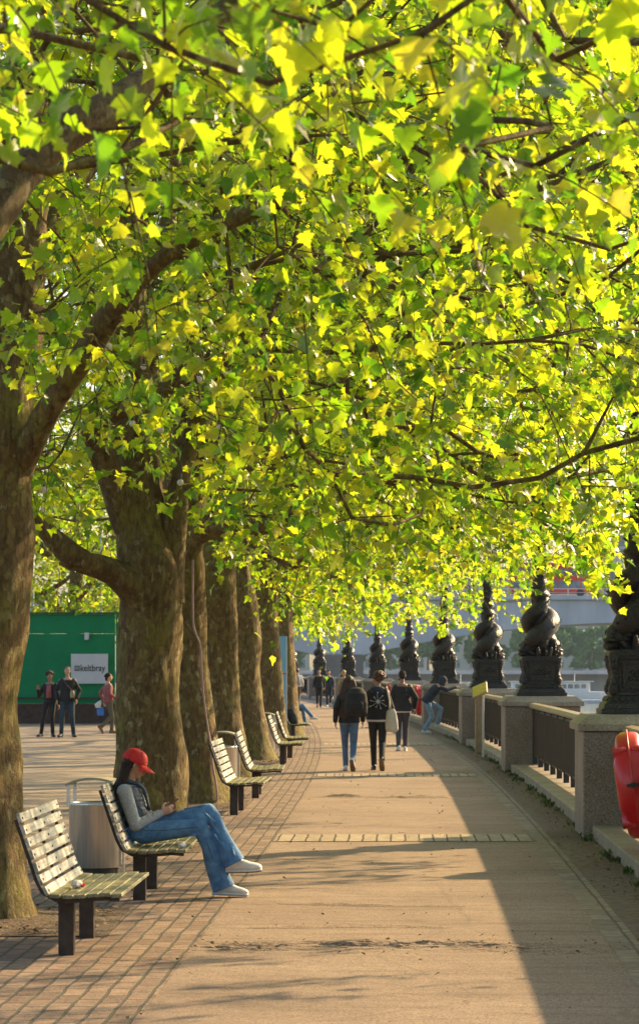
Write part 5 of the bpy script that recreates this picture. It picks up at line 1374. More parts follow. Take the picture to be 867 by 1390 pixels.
# hair
Q = lambda x, y, z: J['head'] + F @ V3(x, y, z)
h = MB(); h.ell(Q(0,-.026,.018), (.078,.084,.080), F, 20, 14)
for i in range(26):
    x = (i-12.5)/12.5; s = abs(x); jt = random.uniform(-.008,.008)
    e = V3(x*.135+jt, -.215+.03*s+jt, .70+.05*s+random.uniform(-.02,.03))
    pts = [Q(x*.06,-.045,.0), Q(x*.083,-.075,-.03), V3(x*.10,-.155+.02*s,.955), V3(x*.118,-.20+.03*s,.87), V3(x*.13+jt,-.225+.04*s,.78), e]
    h.chain(pts, [.030,.030,.026,.024,.018,.006], 8)
for s in (-1, 1):
    for q in range(1, 4):
        h.chain([Q(s*.070,-.005-.018*q,.02), Q(s*.078,-.012-.018*q,-.05), V3(s*(.10+.01*q),-.10-.01*q,.93), V3(s*.13,-.12-.02*q,.85)], [.014,.015,.015,.008], 8)
remeshed(h, 'hair', M['hair_dark'], hr, .006, 1)
# cap
cp = MB(); N_ = 30; rings = []
for j in range(9):
    a = j/8*pi/2; rr = math.cos(a)**.75 if j < 8 else .02; z = .012+.108*math.sin(a)
    rings.append((Q(0,-.018-.006*j/8,z), F @ V3(.090*rr,0,0), F @ V3(0,.107*rr,0)))
cp.loft(rings, N_)
capo = cp.build('cap', M['red_fabric'], hr, True)
br_ = MB(); vs = []; n = 18
for k in range(n+1):
    a = -1.15+2.3*k/n; inx, iny = math.sin(a)*.090, math.cos(a)*.106-.018
    ox, oy = math.sin(a)*.094, math.cos(a)*.106-.018+.082*max(0, math.cos(a*1.3))**.6
    dz = -.022*abs(math.sin(a))**2
    vs += [Q(inx,iny,.022), Q(ox,oy,-.002+dz*1.3), Q(ox,oy,-.007+dz*1.3), Q(inx,iny,.013)]
fs = [(i*4+k, i*4+(k+1)%4, (i+1)*4+(k+1)%4, (i+1)*4+k) for i in range(n) for k in range(4)] + [(0,1,2,3),(n*4,n*4+1,n*4+2,n*4+3)]
br_.add(vs, fs); br_.build('peak', M['red_fabric'], capo, True)
m = MB(); m.ell(Q(0,-.024,.121), (.008,.008,.005), F, 8, 5)
for k in range(6):
    a = k*pi/3; m.tube([Q(math.sin(a)*.0905*math.cos(e)**.75, -.020+math.cos(a)*.1075*math.cos(e)**.75, .0125+.1085*math.sin(e)) for e in np.linspace(0, 1.5, 9)], .0018, 5)
m.build('seams', M['red_fabric'], capo)
ph = empty('mobile_phone', (hx+.255, hy, .752), -pi/2, 'mobile phone in a pink case held in the woman\'s hands', 'phone')
m = MB(); m.cbox((0,0,0), (.072,.011,.145), Matrix.Rotation(R(-52), 3, 'X')); m.build('case', M['pink_fabric'], ph, bevel=.004)
m = MB(); m.cbox((0,-.0048,.0036), (.064,.004,.135), Matrix.Rotation(R(-52), 3, 'X')); m.build('screen', M['black_plastic'], ph)
# ------------------------------------------------------------------ trees
# lobed plane leaf outlines in the leaf plane (x across, y along), petiole end at the origin
_h = [(.0,.0),(.10,-.07),(.26,-.03),(.47,.05),(.42,.16),(.36,.24),(.47,.32),(.58,.47),(.44,.48),(.35,.58),(.26,.54),(.23,.69),(.12,.77),(.0,1.0)]
LEAF_HI = np.array([(x, y) for x, y in _h] + [(-x, y) for x, y in _h[-2:0:-1]])          # 20 points
_m = [(.0,.0),(.34,-.02),(.44,.20),(.52,.44),(.24,.52),(.0,1.0)]
LEAF_MD = np.array([(x, y) for x, y in _m] + [(-x, y) for x, y in _m[-2:0:-1]])          # 10 points
_l = [(.0,.0),(.45,.15),(.32,.6),(.0,1.0)]
LEAF_LO = np.array([(x, y) for x, y in _l] + [(-x, y) for x, y in _l[-2:0:-1]])          # 6 points

def unit(a): return a/np.maximum(np.linalg.norm(a, axis=-1, keepdims=True), 1e-9)
def leaves_mesh(name, P, D, Nn, S, outline, rg, mat, parent):
    """P points, D blade direction, Nn normal, S size"""
    n = len(P); D = unit(D); X = unit(np.cross(D, Nn)); Nn = np.cross(X, D)
    k = len(outline)
    ox = outline[:,0]*1.02; oy = outline[:,1]
    sx = rg.uniform(.85, 1.12, n)[:,None]; cup = rg.uniform(-.05, .55, n)[:,None]; bend = rg.uniform(-.6, .2, n)[:,None]
    tw = rg.uniform(-.25, .25, n)[:,None]
    z = cup*np.abs(ox)[None,:] + bend*(oy**2)[None,:] + tw*(ox*oy)[None,:] + rg.normal(0, .025, (n, k))
    V = P[:,None,:] + S[:,None,None]*(X[:,None,:]*(ox[None,:]*sx)[...,None] + D[:,None,:]*np.broadcast_to(oy, (n,k))[...,None] + Nn[:,None,:]*z[...,None])
    # centre vertex so the blade folds along its midrib
    c = P + S[:,None]*(D*.42 + Nn*(bend*.18))
    V = np.concatenate([V, c[:,None,:]], axis=1)
    idx = np.arange(n)[:,None]*(k+1)
    tri = np.stack([np.arange(k), (np.arange(k)+1) % k, np.full(k, k)], 1)
    T = (idx[:,:,None] + tri[None]).reshape(-1, 3)
    me = np_mesh(name, V.reshape(-1,3), T, 3)
    a = me.attributes.new('rnd', 'FLOAT', 'POINT')
    r_ = np.repeat(rg.uniform(0, 1, n), k+1).astype(np.float32); a.data.foreach_set('value', r_)
    return link_mesh(name, me, mat, parent)

class Wood:
    """tube collector with numpy arrays"""
    def __init__(s): s.V = []; s.F = []; s.b = 0
    def tube(s, pts, rad, n, rg=None, rough=0, lumps=0, sd=0):
        pts = np.asarray(pts, float); m = len(pts)
        d = np.gradient(pts, axis=0); d = unit(d)
        ref = np.array([1.,0,0]) if abs(d[0,0]) < .8 else np.array([0,1.,0])
        a = np.arange(n)*2*pi/n; ca, sa = np.cos(a), np.sin(a)
        U = np.empty((m,3))
        for i in range(m):
            u = ref - d[i]*ref.dot(d[i]); u /= np.linalg.norm(u)+1e-9; U[i] = u; ref = u
        W = np.cross(d, U); rad = np.asarray(rad)[:,None]
        rr = np.broadcast_to(rad, (m, n)).copy()
        if rough and rg is not None:
            lob = sum(rg.uniform(.3,1)*np.cos(q*a[None,:] + rg.uniform(0,6) + np.linspace(0, rg.uniform(-2,2), m)[:,None]) for q in (2,3,5,7))
            rr = rr*(1 + rough*lob/3 + rough*.5*rg.normal(0, .35, (m,n)))
        V = pts[:,None,:] + U[:,None,:]*(ca*rr)[...,None] + W[:,None,:]*(sa*rr)[...,None]
        if lumps:
            nr = U[:,None,:]*ca[None,:,None] + W[:,None,:]*sa[None,:,None]; disp = np.empty((m, n))
            for a_ in range(m):
                for b_ in range(n):
                    v = V[a_, b_]; q = Vector((v[0]*2.6+sd, v[1]*2.6, v[2]*1.5)); q2 = Vector((v[0]*11, v[1]*11+sd, v[2]*4.5))
                    disp[a_, b_] = .038*mn.noise(q)*1.6 + .016*mn.noise(q2) + .007*mn.noise(q2*2.3)
            V = V + nr*(disp*lumps)[...,None]
        i = np.arange(m-1)[:,None]*n; k = np.arange(n)[None,:]; k2 = (k+1) % n
        F = np.stack([i+k, i+k2, i+n+k2, i+n+k], -1).reshape(-1,4) + s.b
        s.V.append(V.reshape(-1,3)); s.F.append(F); s.b += m*n
    def build(s, name, mat, parent, smooth=True):
        if not s.V: return None
        me = np_mesh(name, np.concatenate(s.V), np.concatenate(s.F), 4)
        return link_mesh(name, me, mat, parent, smooth)

def smooth_path(pts, step=.25):
    pts = np.array(pts, float); out = []
    for i in range(len(pts)-1):
        p0, p1, p2, p3 = pts[max(i-1,0)], pts[i], pts[i+1], pts[min(i+2, len(pts)-1)]
        L = np.linalg.norm((p2-p1)[:3]); m = max(2, int(L/step))
        for j in range(m):
            t = j/m
            out.append(.5*((2*p1)+(p2-p0)*t+(2*p0-5*p1+4*p2-p3)*t*t+(3*p1-p0-3*p2+p3)*t**3))
    out.append(pts[-1]); return np.array(out)

def plane_tree(i, tx, ty, stems, label, group, extent=6.2, top=15., dens=1.0, lod='hi', seed=0, zone=None, leaf=.12, cull=True, bottom=None, nleaf=11, near=None):
    """stems: list of polylines [(x,y,z,r)...] in world metres; first is the trunk"""
    rg = np.random.default_rng(100+seed)
    root = empty('plane_tree', (tx, ty, 0), 0, label, 'tree', group)
    O = np.array([tx, ty, 0.])
    wt = Wood(); nodes = []; nrad = []
    for si, st in enumerate(stems):
        q = smooth_path(st, (.07 if lod != 'lo' else .14) if si == 0 else .15)
        q[:, :3] += np.stack([.02*np.sin(np.arange(len(q))*.21+si+c_*2) for c_ in range(3)], 1)
        if si == 0:     # root flare with buttresses
            nseg = 72 if lod != 'lo' else 24
            zz = q[:,2]; q[:,3] *= 1 + .42*np.exp(-np.maximum(zz,0)/.22) 
            wt.tube(q[:,:3]-O, q[:,3], nseg, None if lod != 'lo' else rg, .06, 1.0 if lod != 'lo' else 0, i*3.3)
        else:
            wt.tube(q[:,:3]-O, q[:,3], 24 if lod != 'lo' else 10, None if lod != 'lo' else rg, .05, .6 if lod != 'lo' else 0, i*3.3+si)
        sel = q[q[:,2] > 2.6][::3]
        nodes.append(sel[:,:3]); nrad.append(sel[:,3])
    wt.build('trunk', M['bark'], root)
    nodes = np.concatenate(nodes); nrad = np.concatenate(nrad); nst = len(nodes)
    # attractors in the crown
    vol_n = int(dens*extent*extent*3.4*(top-2.8)*1.0)
    a = rg.uniform(0, 2*pi, vol_n*2); r_ = np.sqrt(rg.uniform(0, 1, vol_n*2)); z = rg.uniform(2.4, top, vol_n*2)
    prof = np.clip(1.0 - ((z-6.5)/(top-5.0))**2*np.sign(z-6.5).clip(0), .12, 1)**.5
    X = tx + extent*prof*r_*np.cos(a); Y = ty + extent*.95*prof*r_*np.sin(a)
    cxx = np.array([CX(y) for y in Y])
    side = X-tx
    bot = (3.15 + .0*side) + .35*np.sin(X*1.9+Y*.7+seed)
    bot = np.where(side < -1.0, 3.4, bot); bot = np.where(np.abs(side) < 1.0, 3.2, bot)
    bot = np.where(side > 2.2, {0:2.75,1:2.8,2:2.9,3:3.45,4:3.8,5:3.7}.get(i, 3.2), bot)
    if i in (1, 2): bot = np.where(X > cxx+.3, 2.25, bot)  # unseen low crown past the wall, added to throw dappled shade on the path
    if bottom is not None: bot = bot + bottom
    ok = (z > bot) & (X < cxx+2.0)
    if cull: ok &= in_view(X, Y, z, 2.6) & (z < .2382*Y + CAMH + 1.3)
    ok &= (z > 3.6) | (X > cxx) | (rg.uniform(0,1,len(X)) < .5)
    if 0 < i < 6: ok &= (side > 1.2) | (z > 4.9) | (rg.uniform(0,1,len(X)) < .5)
    ok &= (side > .4) | (rg.uniform(0,1,len(X)) < (.40 if i < 12 else 1))
    if zone is not None: ok &= zone(X, Y, z)
    if near is not None: ok &= (Y > 6.9) & (z > 2.75 + .085*Y)
    A = np.stack([X, Y, z], 1)[ok][:vol_n]
    # clumpiness: leave gaps
    cl = np.array([mn.noise(Vector((p[0]*.55, p[1]*.55, p[2]*.6+seed))) for p in A]) if len(A) else np.zeros(0)
    A = A[cl > -.16]
    if len(A) == 0: return root
    dist = np.min(np.linalg.norm(A[:,None,:]-nodes[None,::2,:], axis=2), axis=1)
    A = A[np.argsort(dist)]
    NP = np.zeros((nst + len(A)*6, 3)); NP[:nst] = nodes; par = -np.ones(len(NP), int); cnt = np.zeros(len(NP)); K = nst; GD = np.zeros_like(NP); GD[:nst,2] = .3
    paths = []; drop = []; good = []
    for p in A:
        d = NP[:K]-p; ds = np.sqrt((d**2).sum(1)); cs = -(d*GD[:K]).sum(1)/np.maximum(ds, 1e-6); dd = ds*(1.9-.9*cs) + .55*np.maximum(d[:,2], 0)
        j = int(np.argmin(dd)); q0 = NP[j]; L = np.linalg.norm(p-q0)
        if L > (1.9 if i < 7 or i == 20 else 4): drop.append(p); continue
        good.append(p)
        m = int(min(5, max(1, round(L/.45))))
        out = unit((p-q0)[None])[0]
        if par[j] >= 0: gd = unit((q0-NP[par[j]])[None])[0]
        else: gd = unit((out + np.array([0,0,.8]))[None])[0]
        c = q0 + gd*L*.4 + rg.normal(0, .06*L, 3); prev = j; ids = [j]
        for s in range(1, m+1):
            t = s/m; x = (1-t)**2*q0 + 2*t*(1-t)*c + t*t*p
            if s < m: x = x + rg.normal(0, .035, 3)
            NP[K] = x; GD[K] = unit((x-NP[prev])[None])[0]; par[K] = prev; prev = K; ids.append(K); K += 1
        cnt[prev] += 1; paths.append(ids)
    for k in range(K-1, nst-1, -1): cnt[par[k]] += cnt[k]
    if not good: return root
    A = np.array(good)
    RR = .0044*np.maximum(cnt, .8)**.44
    RR = np.minimum(RR, {0: .016, 20: .009, 1: .020, 2: .024, 3: .034}.get(i, .045))
    wb = Wood(); O3 = O
    for ids in paths:
        rr = RR[ids].copy(); rr[0] = min(rr[0], rr[1]*1.15)
        pts = NP[ids]
        if len(pts) > 2 or rr[0] > .02: 
            n = 8 if rr[0] > .04 else (5 if rr[0] > .015 else 4)
        else: n = 4
        wb.tube(pts-O3, rr, n)
    # shoots with leaves
    tips = A; n = len(tips)
    per = 2 if lod != 'lo' else 1
    base = np.repeat(tips, per, 0); n2 = len(base)
    dirr = np.repeat(unit(tips-np.array([tx, ty, 6.5])), per, 0) + rg.normal(0, .75, (n2,3)); dirr[:,2] = dirr[:,2]*.5-.18; dirr = unit(dirr)
    L = rg.uniform(.28, .70, n2); whip = rg.uniform(0,1,n2) < .09; L[whip] *= (1.6 if near is None else 1.0)
    sag = rg.uniform(.08, .45, n2); sag[whip] = .6
    def along(t): return base[:,None,:] + dirr[:,None,:]*(L[:,None]*t)[...,None] + np.array([0,0,-1.])*(sag[:,None]*L[:,None]*t*t)[...,None]
    if lod != 'lo' or True:
        ts = np.linspace(0, 1, 4)[None,:].repeat(n2, 0); TP = along(ts)-O3
        ww = Wood(); 
        a3 = np.arange(3)*2*pi/3
        rt = np.array([.0048,.004,.003,.002])*(1.0 if lod == 'hi' else 1.4)
        u = unit(np.cross(dirr, np.array([0,0,1.])+.01)); w = np.cross(dirr, u)
        V = TP[:,:,None,:] + rt[None,:,None,None]*(u[:,None,None,:]*np.cos(a3)[None,None,:,None] + w[:,None,None,:]*np.sin(a3)[None,None,:,None])
        b = np.arange(n2)[:,None,None]*12; ii = np.arange(3)[None,:,None]*3; kk = np.arange(3)[None,None,:]; k2 = (kk+1) % 3
        F = np.stack([b+ii+kk, b+ii+k2, b+ii+3+k2, b+ii+3+kk], -1).reshape(-1,4)
        wb.V.append(V.reshape(-1,3)); wb.F.append(F + wb.b); wb.b += len(V.reshape(-1,3))
    wb.build('branches', M['bark'], root)
    nl = nleaf//per if per == 2 else nleaf
    T = (np.arange(nl)[None,:]+rg.uniform(.1,1.1,(n2,nl)))/nl*.95+.05
    PP = along(T).reshape(-1,3); m_ = len(PP)
    ddir = np.repeat(dirr, nl, 0)
    sidev = rg.normal(0, 1, (m_,3)); sidev[:,2] = sidev[:,2]*.4; sidev = unit(sidev)
    S = leaf*rg.uniform(.4, 1.3, m_)*np.repeat(rg.uniform(.8,1.1,n2), nl)
    pet = .045+.03*rg.uniform(0,1,m_)
    PP = PP + (ddir*.4+sidev)*pet[:,None] - O3
    D = sidev*.9 + ddir*.35 + np.array([0,0,-.55])*rg.uniform(.2,1.6,(m_,1))
    Nn = np.array([0,0,1.]) + rg.normal(0,.55,(m_,3))
    WP = PP + O3
    if near is not None:
        kk_ = near(WP); PP, D, Nn, S, WP = PP[kk_], D[kk_], Nn[kk_], S[kk_], WP[kk_]
    if cull:
        kk_ = in_view(WP[:,0], WP[:,1], WP[:,2], 2.4); PP, D, Nn, S, WP = PP[kk_], D[kk_], Nn[kk_], S[kk_], WP[kk_]
    out = {'hi': LEAF_HI, 'md': LEAF_MD, 'lo': LEAF_LO}[lod]
    leaves_mesh('crown', PP, D, Nn, S, out, rg, M['leaf'], root)
    global NLEAF; NLEAF += len(PP)
    return root
NLEAF = 0
def W(px, py, Y):      # picture position at a known distance -> place in the world (used when measuring limbs)
    return ((px-433.5)*Y/FPX, Y, CAMH-(py-905)*Y/FPX)
def stem(*pts): return [(*W(px, py, Y), r) for px, py, Y, r in pts]
GR = 'plane trees in a row along the promenade'
# stems measured on each tree
S0 = [[(-2.75,11.5,-.1,.36),(-2.72,11.5,1.5,.30),(-2.62,11.55,3.0,.27),(-2.5,11.6,4.5,.23),(-2.4,11.7,7,.17),(-2.2,11.9,9.5,.1)],
      [(-2.68,11.52,2.1,.19),(-2.3,11.55,2.5,.165)]+stem((-150,560,11.6,.14),(-70,395,11.8,.12),(0,290,12,.088),(70,205,12.2,.08),(170,140,12.5,.065),(240,70,12.9,.05),(330,-10,13.4,.05),(440,-90,14,.04))]
S1 = [[(-2.50,20.3,-.1,.38),(-2.49,20.3,.6,.33),(-2.47,20.3,1.4,.31),(-2.40,20.3,2.6,.30),(-2.32,20.3,4.0,.26),(-2.18,20.4,5.2,.22),(-2.05,20.5,7.0,.17),(-1.8,20.6,9.5,.12),(-1.7,20.6,12,.05)],
      stem((15,640,20.3,.15),(60,560,20.0,.10),(120,470,19.7,.085),(165,410,19.5,.07),(230,350,19.2,.06),(320,300,18.8,.05),(420,270,18.5,.03)),
      stem((18,470,20.4,.14),(60,330,20.9,.11),(120,230,21.4,.09),(200,140,22,.07),(300,60,22.5,.05),(420,0,23,.04)),
      stem((20,300,20.5,.12),(55,180,20.6,.09),(60,60,20.8,.07),(90,-60,21,.05)),
      stem((5,560,20.4,.13),(-60,450,20.6,.10),(-140,330,21,.07))]
S2 = [[(-1.74,28.9,-.1,.43),(-1.74,28.9,.5,.37),(-1.74,28.9,1.3,.335),(-1.74,28.9,2.2,.325),(-1.78,28.9,2.8,.34),(-1.86,28.9,3.4,.27),(-1.92,28.9,4.3,.23),(-1.98,28.9,5.4,.19),(-1.85,29,7.2,.15),(-1.7,29.2,9.5,.10),(-1.7,29.2,12,.04)],
      stem((195,810,28.7,.20),(150,775,28.5,.13),(100,757,28.2,.11),(40,700,28,.09),(-30,640,27.8,.06)),
      stem((215,810,28.9,.25),(230,750,28.9,.15),(240,690,28.9,.12),(258,610,29,.10),(300,520,29.2,.09),(330,420,29.4,.08),(345,300,29.6,.08),(380,160,30,.05)),
      stem((175,720,28.8,.15),(150,640,28.6,.13),(127,584,28.3,.13),(180,548,28.0,.12),(264,500,27.8,.12),(345,468,27.6,.105),(420,412,27.4,.09),(520,350,27.2,.07),(640,330,27,.045)),
      stem((170,640,28.9,.15),(200,520,29.3,.12),(195,400,29.6,.1),(230,280,30,.08),(240,120,30.5,.06)),
      stem((340,470,27.6,.07),(440,505,26.8,.05),(540,570,26.2,.035),(640,640,25.8,.025),(740,690,25.4,.014)),
      stem((420,412,27.4,.05),(520,250,26.5,.045),(600,150,26,.04),(700,70,25.5,.03)),]
S3 = [[(-1.64,37.4,-.1,.42),(-1.66,37.4,.5,.34),(-1.71,37.4,1.4,.295),(-1.80,37.4,2.6,.27),(-1.80,37.4,3.8,.28),(-1.78,37.4,5.2,.23),(-1.7,37.5,7.5,.18),(-1.6,37.6,10,.12),(-1.6,37.6,13,.05)],
      stem((247,770,37.3,.22),(262,725,37.2,.17),(300,712,36.9,.155),(350,716,36.5,.14),(400,700,36.2,.13),(450,690,35.9,.115),(520,655,35.6,.09),(600,640,35.3,.06),(690,610,35,.03)),
      stem((250,640,37.4,.18),(300,600,37,.14),(360,590,36.6,.12),(430,560,36.2,.10),(520,540,36,.08),(620,480,35.6,.05)),
      stem((255,560,37.4,.17),(320,430,37.6,.13),(400,330,37.8,.10),(500,260,38,.08),(640,330,37,.05),(790,390,36,.03))]
S4 = [[(-1.60,46.1,-.1,.47),(-1.60,46.1,.5,.38),(-1.63,46.1,1.5,.32),(-1.68,46.1,3.0,.30),(-1.74,46.1,4.6,.27),(-1.7,46.1,6.5,.22),(-1.6,46.2,9,.16),(-1.6,46.2,13,.06)],
      stem((292,690,46,.2),(330,640,45.6,.15),(400,620,45,.13),(480,600,44.5,.10),(580,560,44,.06)),
      stem((290,560,46,.18),(340,440,46.3,.14),(420,340,46.6,.1),(520,240,47,.07)),
      stem((300,600,46,.15),(420,480,45,.12),(560,430,44,.09),(700,420,43,.05))]
S5 = [[(-1.40,54.8,-.1,.50),(-1.40,54.8,.5,.39),(-1.44,54.8,1.5,.33),(-1.52,54.8,3.0,.30),(-1.62,54.8,4.4,.27),(-1.6,54.8,6.5,.22),(-1.5,54.9,10,.14),(-1.5,54.9,14,.05)],
      stem((322,760,54.6,.2),(350,690,54.2,.16),(400,650,53.8,.13),(470,640,53.4,.1),(560,620,53,.06)),
      stem((325,640,54.8,.18),(380,520,55,.14),(460,420,55.4,.1),(600,330,56,.06))]
S6 = [[(-1.16,64,-.1,.48),(-1.16,64,.5,.38),(-1.18,64,1.5,.33),(-1.24,64,3.2,.30),(-1.28,64,5,.26),(-1.3,64,8,.18),(-1.3,64,13,.06)],
      stem((362,800,64,.22),(380,770,63.8,.17),(410,765,63.2,.15),(460,740,62.6,.12),(540,730,62,.08)),
      stem((360,700,64,.18),(420,610,64.4,.14),(520,520,65,.09))]
def simple_stems(tx, ty, rs, k=1.0):
    st = [[(tx,ty,-.1,.46*k),(tx,ty,.5,.37*k),(tx-.03,ty,1.6,.32*k),(tx-.06,ty,3.2,.29*k),(tx,ty,5.2,.24*k),(tx+.1,ty,8,.16*k),(tx+.1,ty,13*max(k,.7),.05)]]
    for q in range(4):
        a = rs.uniform(-1, 1) if q % 2 == 0 else rs.uniform(2, 4.2); z0 = rs.uniform(3.2, 5.5); l = rs.uniform(3, 4.6)
        st.append([(tx,ty,z0,.17*k),(tx+l*.3*math.cos(a),ty+l*.3*math.sin(a),z0+.7,.13*k),(tx+l*.7*math.cos(a),ty+l*.7*math.sin(a),z0+1.5,.09*k),(tx+l*math.cos(a),ty+l*math.sin(a),z0+2.6,.04*k)])
    return st
LAB = ['nearest plane tree, outside the left edge, whose lit mossy limb crosses the top left corner', 'plane tree with pale mottled trunk at the left edge behind the nearest bench',
       'stout dark plane tree right behind the woman in the red cap', 'plane tree with a pink cable down its trunk, next beyond the stout one',
       'fourth plane tree trunk along the row, behind the second litter bin', 'plane tree with flared root, behind the fourth bench', 'plane tree just left of the blue totem',
       'plane tree just beyond the blue totem', 'plane tree at the start of the bend, its crown low over the path', 'plane tree on the bend, tenth in the row', 'plane tree on the bend, eleventh in the row', 'plane tree on the bend, second to last', 'last plane tree far round the bend']
rs = random.Random(4)
def nearz(P):   # keep the air right in front of the lens free and let the low sun in under the canopy
    return (P[:,1] > 6.3) & (P[:,2] > 2.45 + .075*P[:,1])
DENS = 1.0
specs = [S0, S1, S2, S3, S4, S5, S6]
for i, (tx, ty) in enumerate(TREES):
    st = specs[i] if i < 7 else simple_stems(tx, ty, rs)
    lod = 'hi' if i < 3 else ('md' if i < 6 else 'lo')
    dens = [1.5,1.9,2.0,1.8,1.5,1.0,.85,.75,.7,.65,.6,.6,.6][i]*DENS
    top = [9.5,10.5,12,13,14,15,16,17,17,17,17,17,17][i]
    plane_tree(i, tx, ty, st, LAB[i], GR, extent=6.3, top=top, dens=dens, lod=lod, seed=i, leaf=[.104,.095,.096,.100,.108,.116,.145,.155,.165,.17,.18,.18,.19][i],
               nleaf=[20,30,30,28,24,21,16,15,14,14,14,14,14][i], near=nearz if i == 0 else None)
# the tree behind the photographer whose shoots hang in at the top
plane_tree(20, -2.9, 4.5, [[(-2.9,4.5,-.1,.38),(-2.9,4.5,1.5,.3),(-2.85,4.5,3,.27),(-2.7,4.5,6,.2),(-2.6,4.5,8,.1)],
     [(-2.8,4.5,3.2,.10),(-1.6,5.6,4.6,.05),(.2,6.8,4.75,.025),(1.4,8.4,4.6,.010)]],
     'plane tree nearest the viewer, only its blurred hanging leafy shoots in view at the top', GR, extent=6.0, top=6.0, dens=1.0, lod='hi', seed=20, leaf=.105, nleaf=16, near=nearz, bottom=-.35, zone=lambda X, Y, z: (X > -.9) | (Y > 9))
# trees beyond the hoarding and on the far left of the plaza
bt = [(-8.6,99,'low bushy tree right behind the sign board on the hoarding'), (-12.0,104,'tree behind the hoarding at the left, above the two men'), (-15.5,97,'tree behind the hoarding hidden by the left trunk'), (-5.4,112,'tree behind the hoarding, partly hidden by the stout trunk'),
      (-10.5,122,'tall tree farther back behind the hoarding'), (-18,125,'tall tree at the far left behind the hoarding')]
for i, (x, y, lab) in enumerate(bt):
    plane_tree(30+i, x, y, simple_stems(x, y, rs, .9), lab, 'trees behind the hoarding', extent=4.6, top=[9,10,12,12,17,18][i], dens=1.0, lod='lo', seed=30+i, leaf=.18, nleaf=13, bottom=.2)
# far bank trees
for k in range(22):
    x = -30 + k*7.2 + rs.uniform(-1.5,1.5); y = 745 + rs.uniform(-5,8); h = rs.uniform(11,15)
    r = empty('riverside_tree', (x, y, 0), 0, ['hazy round tree on the far bank, left of the bridge pier', 'hazy tree on the far bank seen under the arch', 'hazy tree on the far bank at the right edge'][0 if x < 5 else (1 if x < 75 else 2)], 'tree', ['far bank trees left of the bridge pier', 'far bank trees under the arch', 'far bank trees at the right edge'][0 if x < 5 else (1 if x < 75 else 2)])
    wq = Wood(); wq.tube(np.array([(0,0,-.1),(0,0,3),(.2,0,h*.6)]), np.array([.4,.32,.15]), 8); wq.build('trunk', M['bark'], r)
    rg = np.random.default_rng(500+k); n = 3600
    lob = rg.normal(0, 1, (9,3))*np.array([3.1,2.6,h*.19]) + np.array([0,0,h*.62]); ids = rg.integers(0, 9, n)
    P_ = lob[ids] + unit(rg.normal(0,1,(n,3)))*rg.uniform(.6,2.0,(n,1)); P_[:,2] = np.maximum(P_[:,2], 2)
    leaves_mesh('crown', P_, rg.normal(0,1,(n,3)), rg.normal(0,1,(n,3)), rg.uniform(.6,1.1,n), LEAF_LO, rg, M['far_foliage'], r)
print('leaves', NLEAF)

# pink cable down the third trunk, round bulbs hung in the trees
r = empty('cable', (-1.45, 37.0, 0), 0, 'thin pinkish cable hanging loose down the trunk beside the bin', 'cable')
m = MB(); pts = [Vector(W(px, py, 37.0))-Vector((-1.45,37,0)) for px, py in ((262,760),(262,830),(264,855),(271,872),(273,890),(276,940),(281,980),(286,1010),(289,1040),(293,1062),(295,1085),(290,1095))]
pts = [Vector(p) for p in smooth_path([tuple(p) for p in pts], .08)]
m.tube(pts, .013, 6); m.build('wire', M['cable'], r, True)
BUL = [(52,283),(123,483),(142,302),(147,470),(180,575),(195,498),(235,340),(270,515),(283,527),(297,580),(322,335),(345,358),(308,380),(340,410),(380,330),(218,583),(245,655),(408,575),(160,650),(60,665),(72,650),(60,690),(395,282),(132,185),(22,625)]
for i, (px, py) in enumerate(BUL):
    Y = [24, 27, 31, 22][i % 4]; p = Vector(W(px, py, Y))
    d = .05 if Y < 30 else .055
    c = empty('globe_bulb', p, 0, 'small round pale festoon bulb hung among the branches at the left', 'bulb', 'festoon bulbs hung in the trees')
    m = MB(); m.ell((0,0,0), (d*.5*1.15,)*3, None, 14, 9); m.build('globe', M['bulb'], c, True)
    m = MB(); m.tube([(0,0,d*.5),(0,0,d*.5+.05)], .012, 6); m.build('socket', M['black_plastic'], c)
    # short hanging wire up to the nearest branch
    m = MB(); m.tube([(0,0,d*.5+.05),(.02,0,.4)], .004, 4); m.build('wire', M['black_plastic'], c)
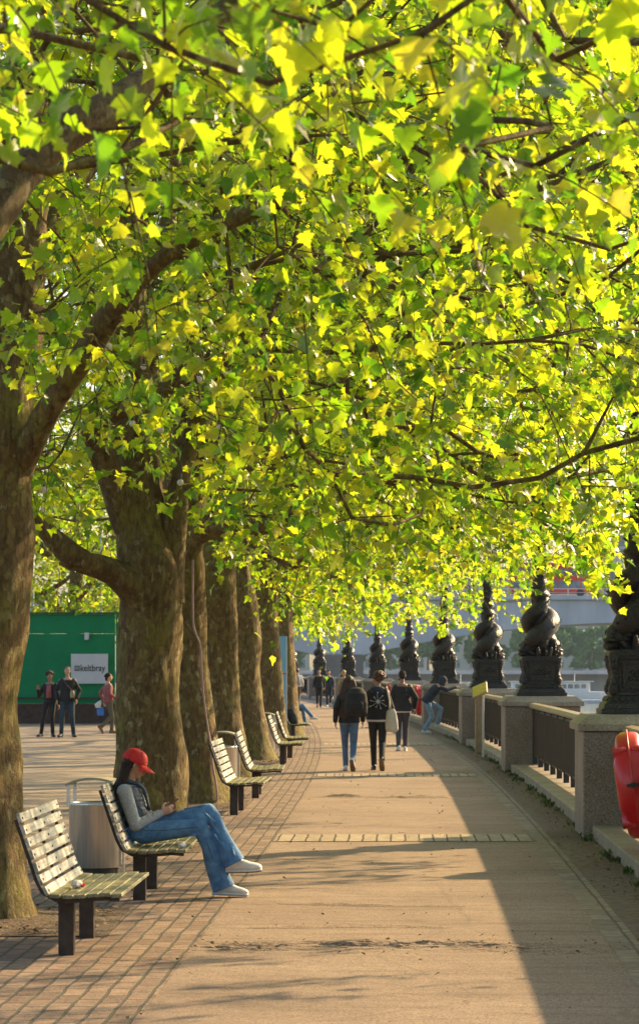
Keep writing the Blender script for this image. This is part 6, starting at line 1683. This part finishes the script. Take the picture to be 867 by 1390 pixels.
# ------------------------------------------------------------------ light, air, camera
SUN_AZ = 42.0; SUN_EL = 28.0      # azimuth measured from +X towards +Y
az = R(SUN_AZ); el = R(SUN_EL)
sd = Vector((math.cos(az)*math.cos(el), math.sin(az)*math.cos(el), math.sin(el)))
l = bpy.data.lights.new('sun', 'SUN'); l.energy = 5.0; l.angle = R(.8); l.color = (1.0, .71, .37)
lo = bpy.data.objects.new('sun', l); COL.objects.link(lo); lo.rotation_euler = (-sd).to_track_quat('-Z', 'Y').to_euler()
wd = bpy.data.worlds.new('World'); scene.world = wd; wd.use_nodes = True
nt = wd.node_tree; nt.nodes.clear()
sky = nt.nodes.new('ShaderNodeTexSky'); sky.sky_type = 'NISHITA'; sky.sun_disc = False; sky.sun_elevation = el; sky.sun_rotation = math.atan2(sd.x, sd.y)
sky.air_density = 1.2; sky.dust_density = 2.5; sky.ozone_density = 1.0
bg = nt.nodes.new('ShaderNodeBackground'); bg.inputs['Strength'].default_value = .12
wo = nt.nodes.new('ShaderNodeOutputWorld'); nt.links.new(sky.outputs[0], bg.inputs[0]); nt.links.new(bg.outputs[0], wo.inputs[0])

HAZE = 0.00012
if HAZE:
    hz = MB(); hz.box(-1500, 1500, -60, 1450, -7, 62)
    m, nt, out = new_mat('haze_air')
    pv = N(nt, 'ShaderNodeVolumePrincipled'); pv.inputs['Color'].default_value = (.62,.80,1,1); pv.inputs['Density'].default_value = HAZE; pv.inputs['Anisotropy'].default_value = 0
    nt.links.new(pv.outputs[0], out.inputs['Volume'])
    tag(hz.build('haze', m), kind='stuff')

cam = bpy.data.cameras.new('camera'); co = bpy.data.objects.new('camera', cam); COL.objects.link(co)
co.location = (0, 0, CAMH); co.rotation_euler = (pi/2, 0, 0)
cam.sensor_fit = 'VERTICAL'; cam.sensor_height = 36; cam.lens = FPX/1390*36
cam.shift_y = (905-695)/1390; cam.shift_x = 0
cam.clip_start = .1; cam.clip_end = 9000
cam.dof.use_dof = True; cam.dof.focus_distance = 25; cam.dof.aperture_fstop = 8
scene.camera = co
scene.render.engine = 'CYCLES'
cy = scene.cycles
cy.max_bounces = 7; cy.diffuse_bounces = 3; cy.glossy_bounces = 2; cy.transmission_bounces = 5; cy.transparent_max_bounces = 6; cy.volume_bounces = 0
cy.caustics_reflective = False; cy.caustics_refractive = False
cy.use_adaptive_sampling = True
try: cy.use_denoising = True
except Exception: pass
scene.view_settings.view_transform = 'Standard'; scene.view_settings.look = 'None'; scene.view_settings.gamma = 1; scene.view_settings.use_curve_mapping = False
scene.view_settings.exposure = 1.0
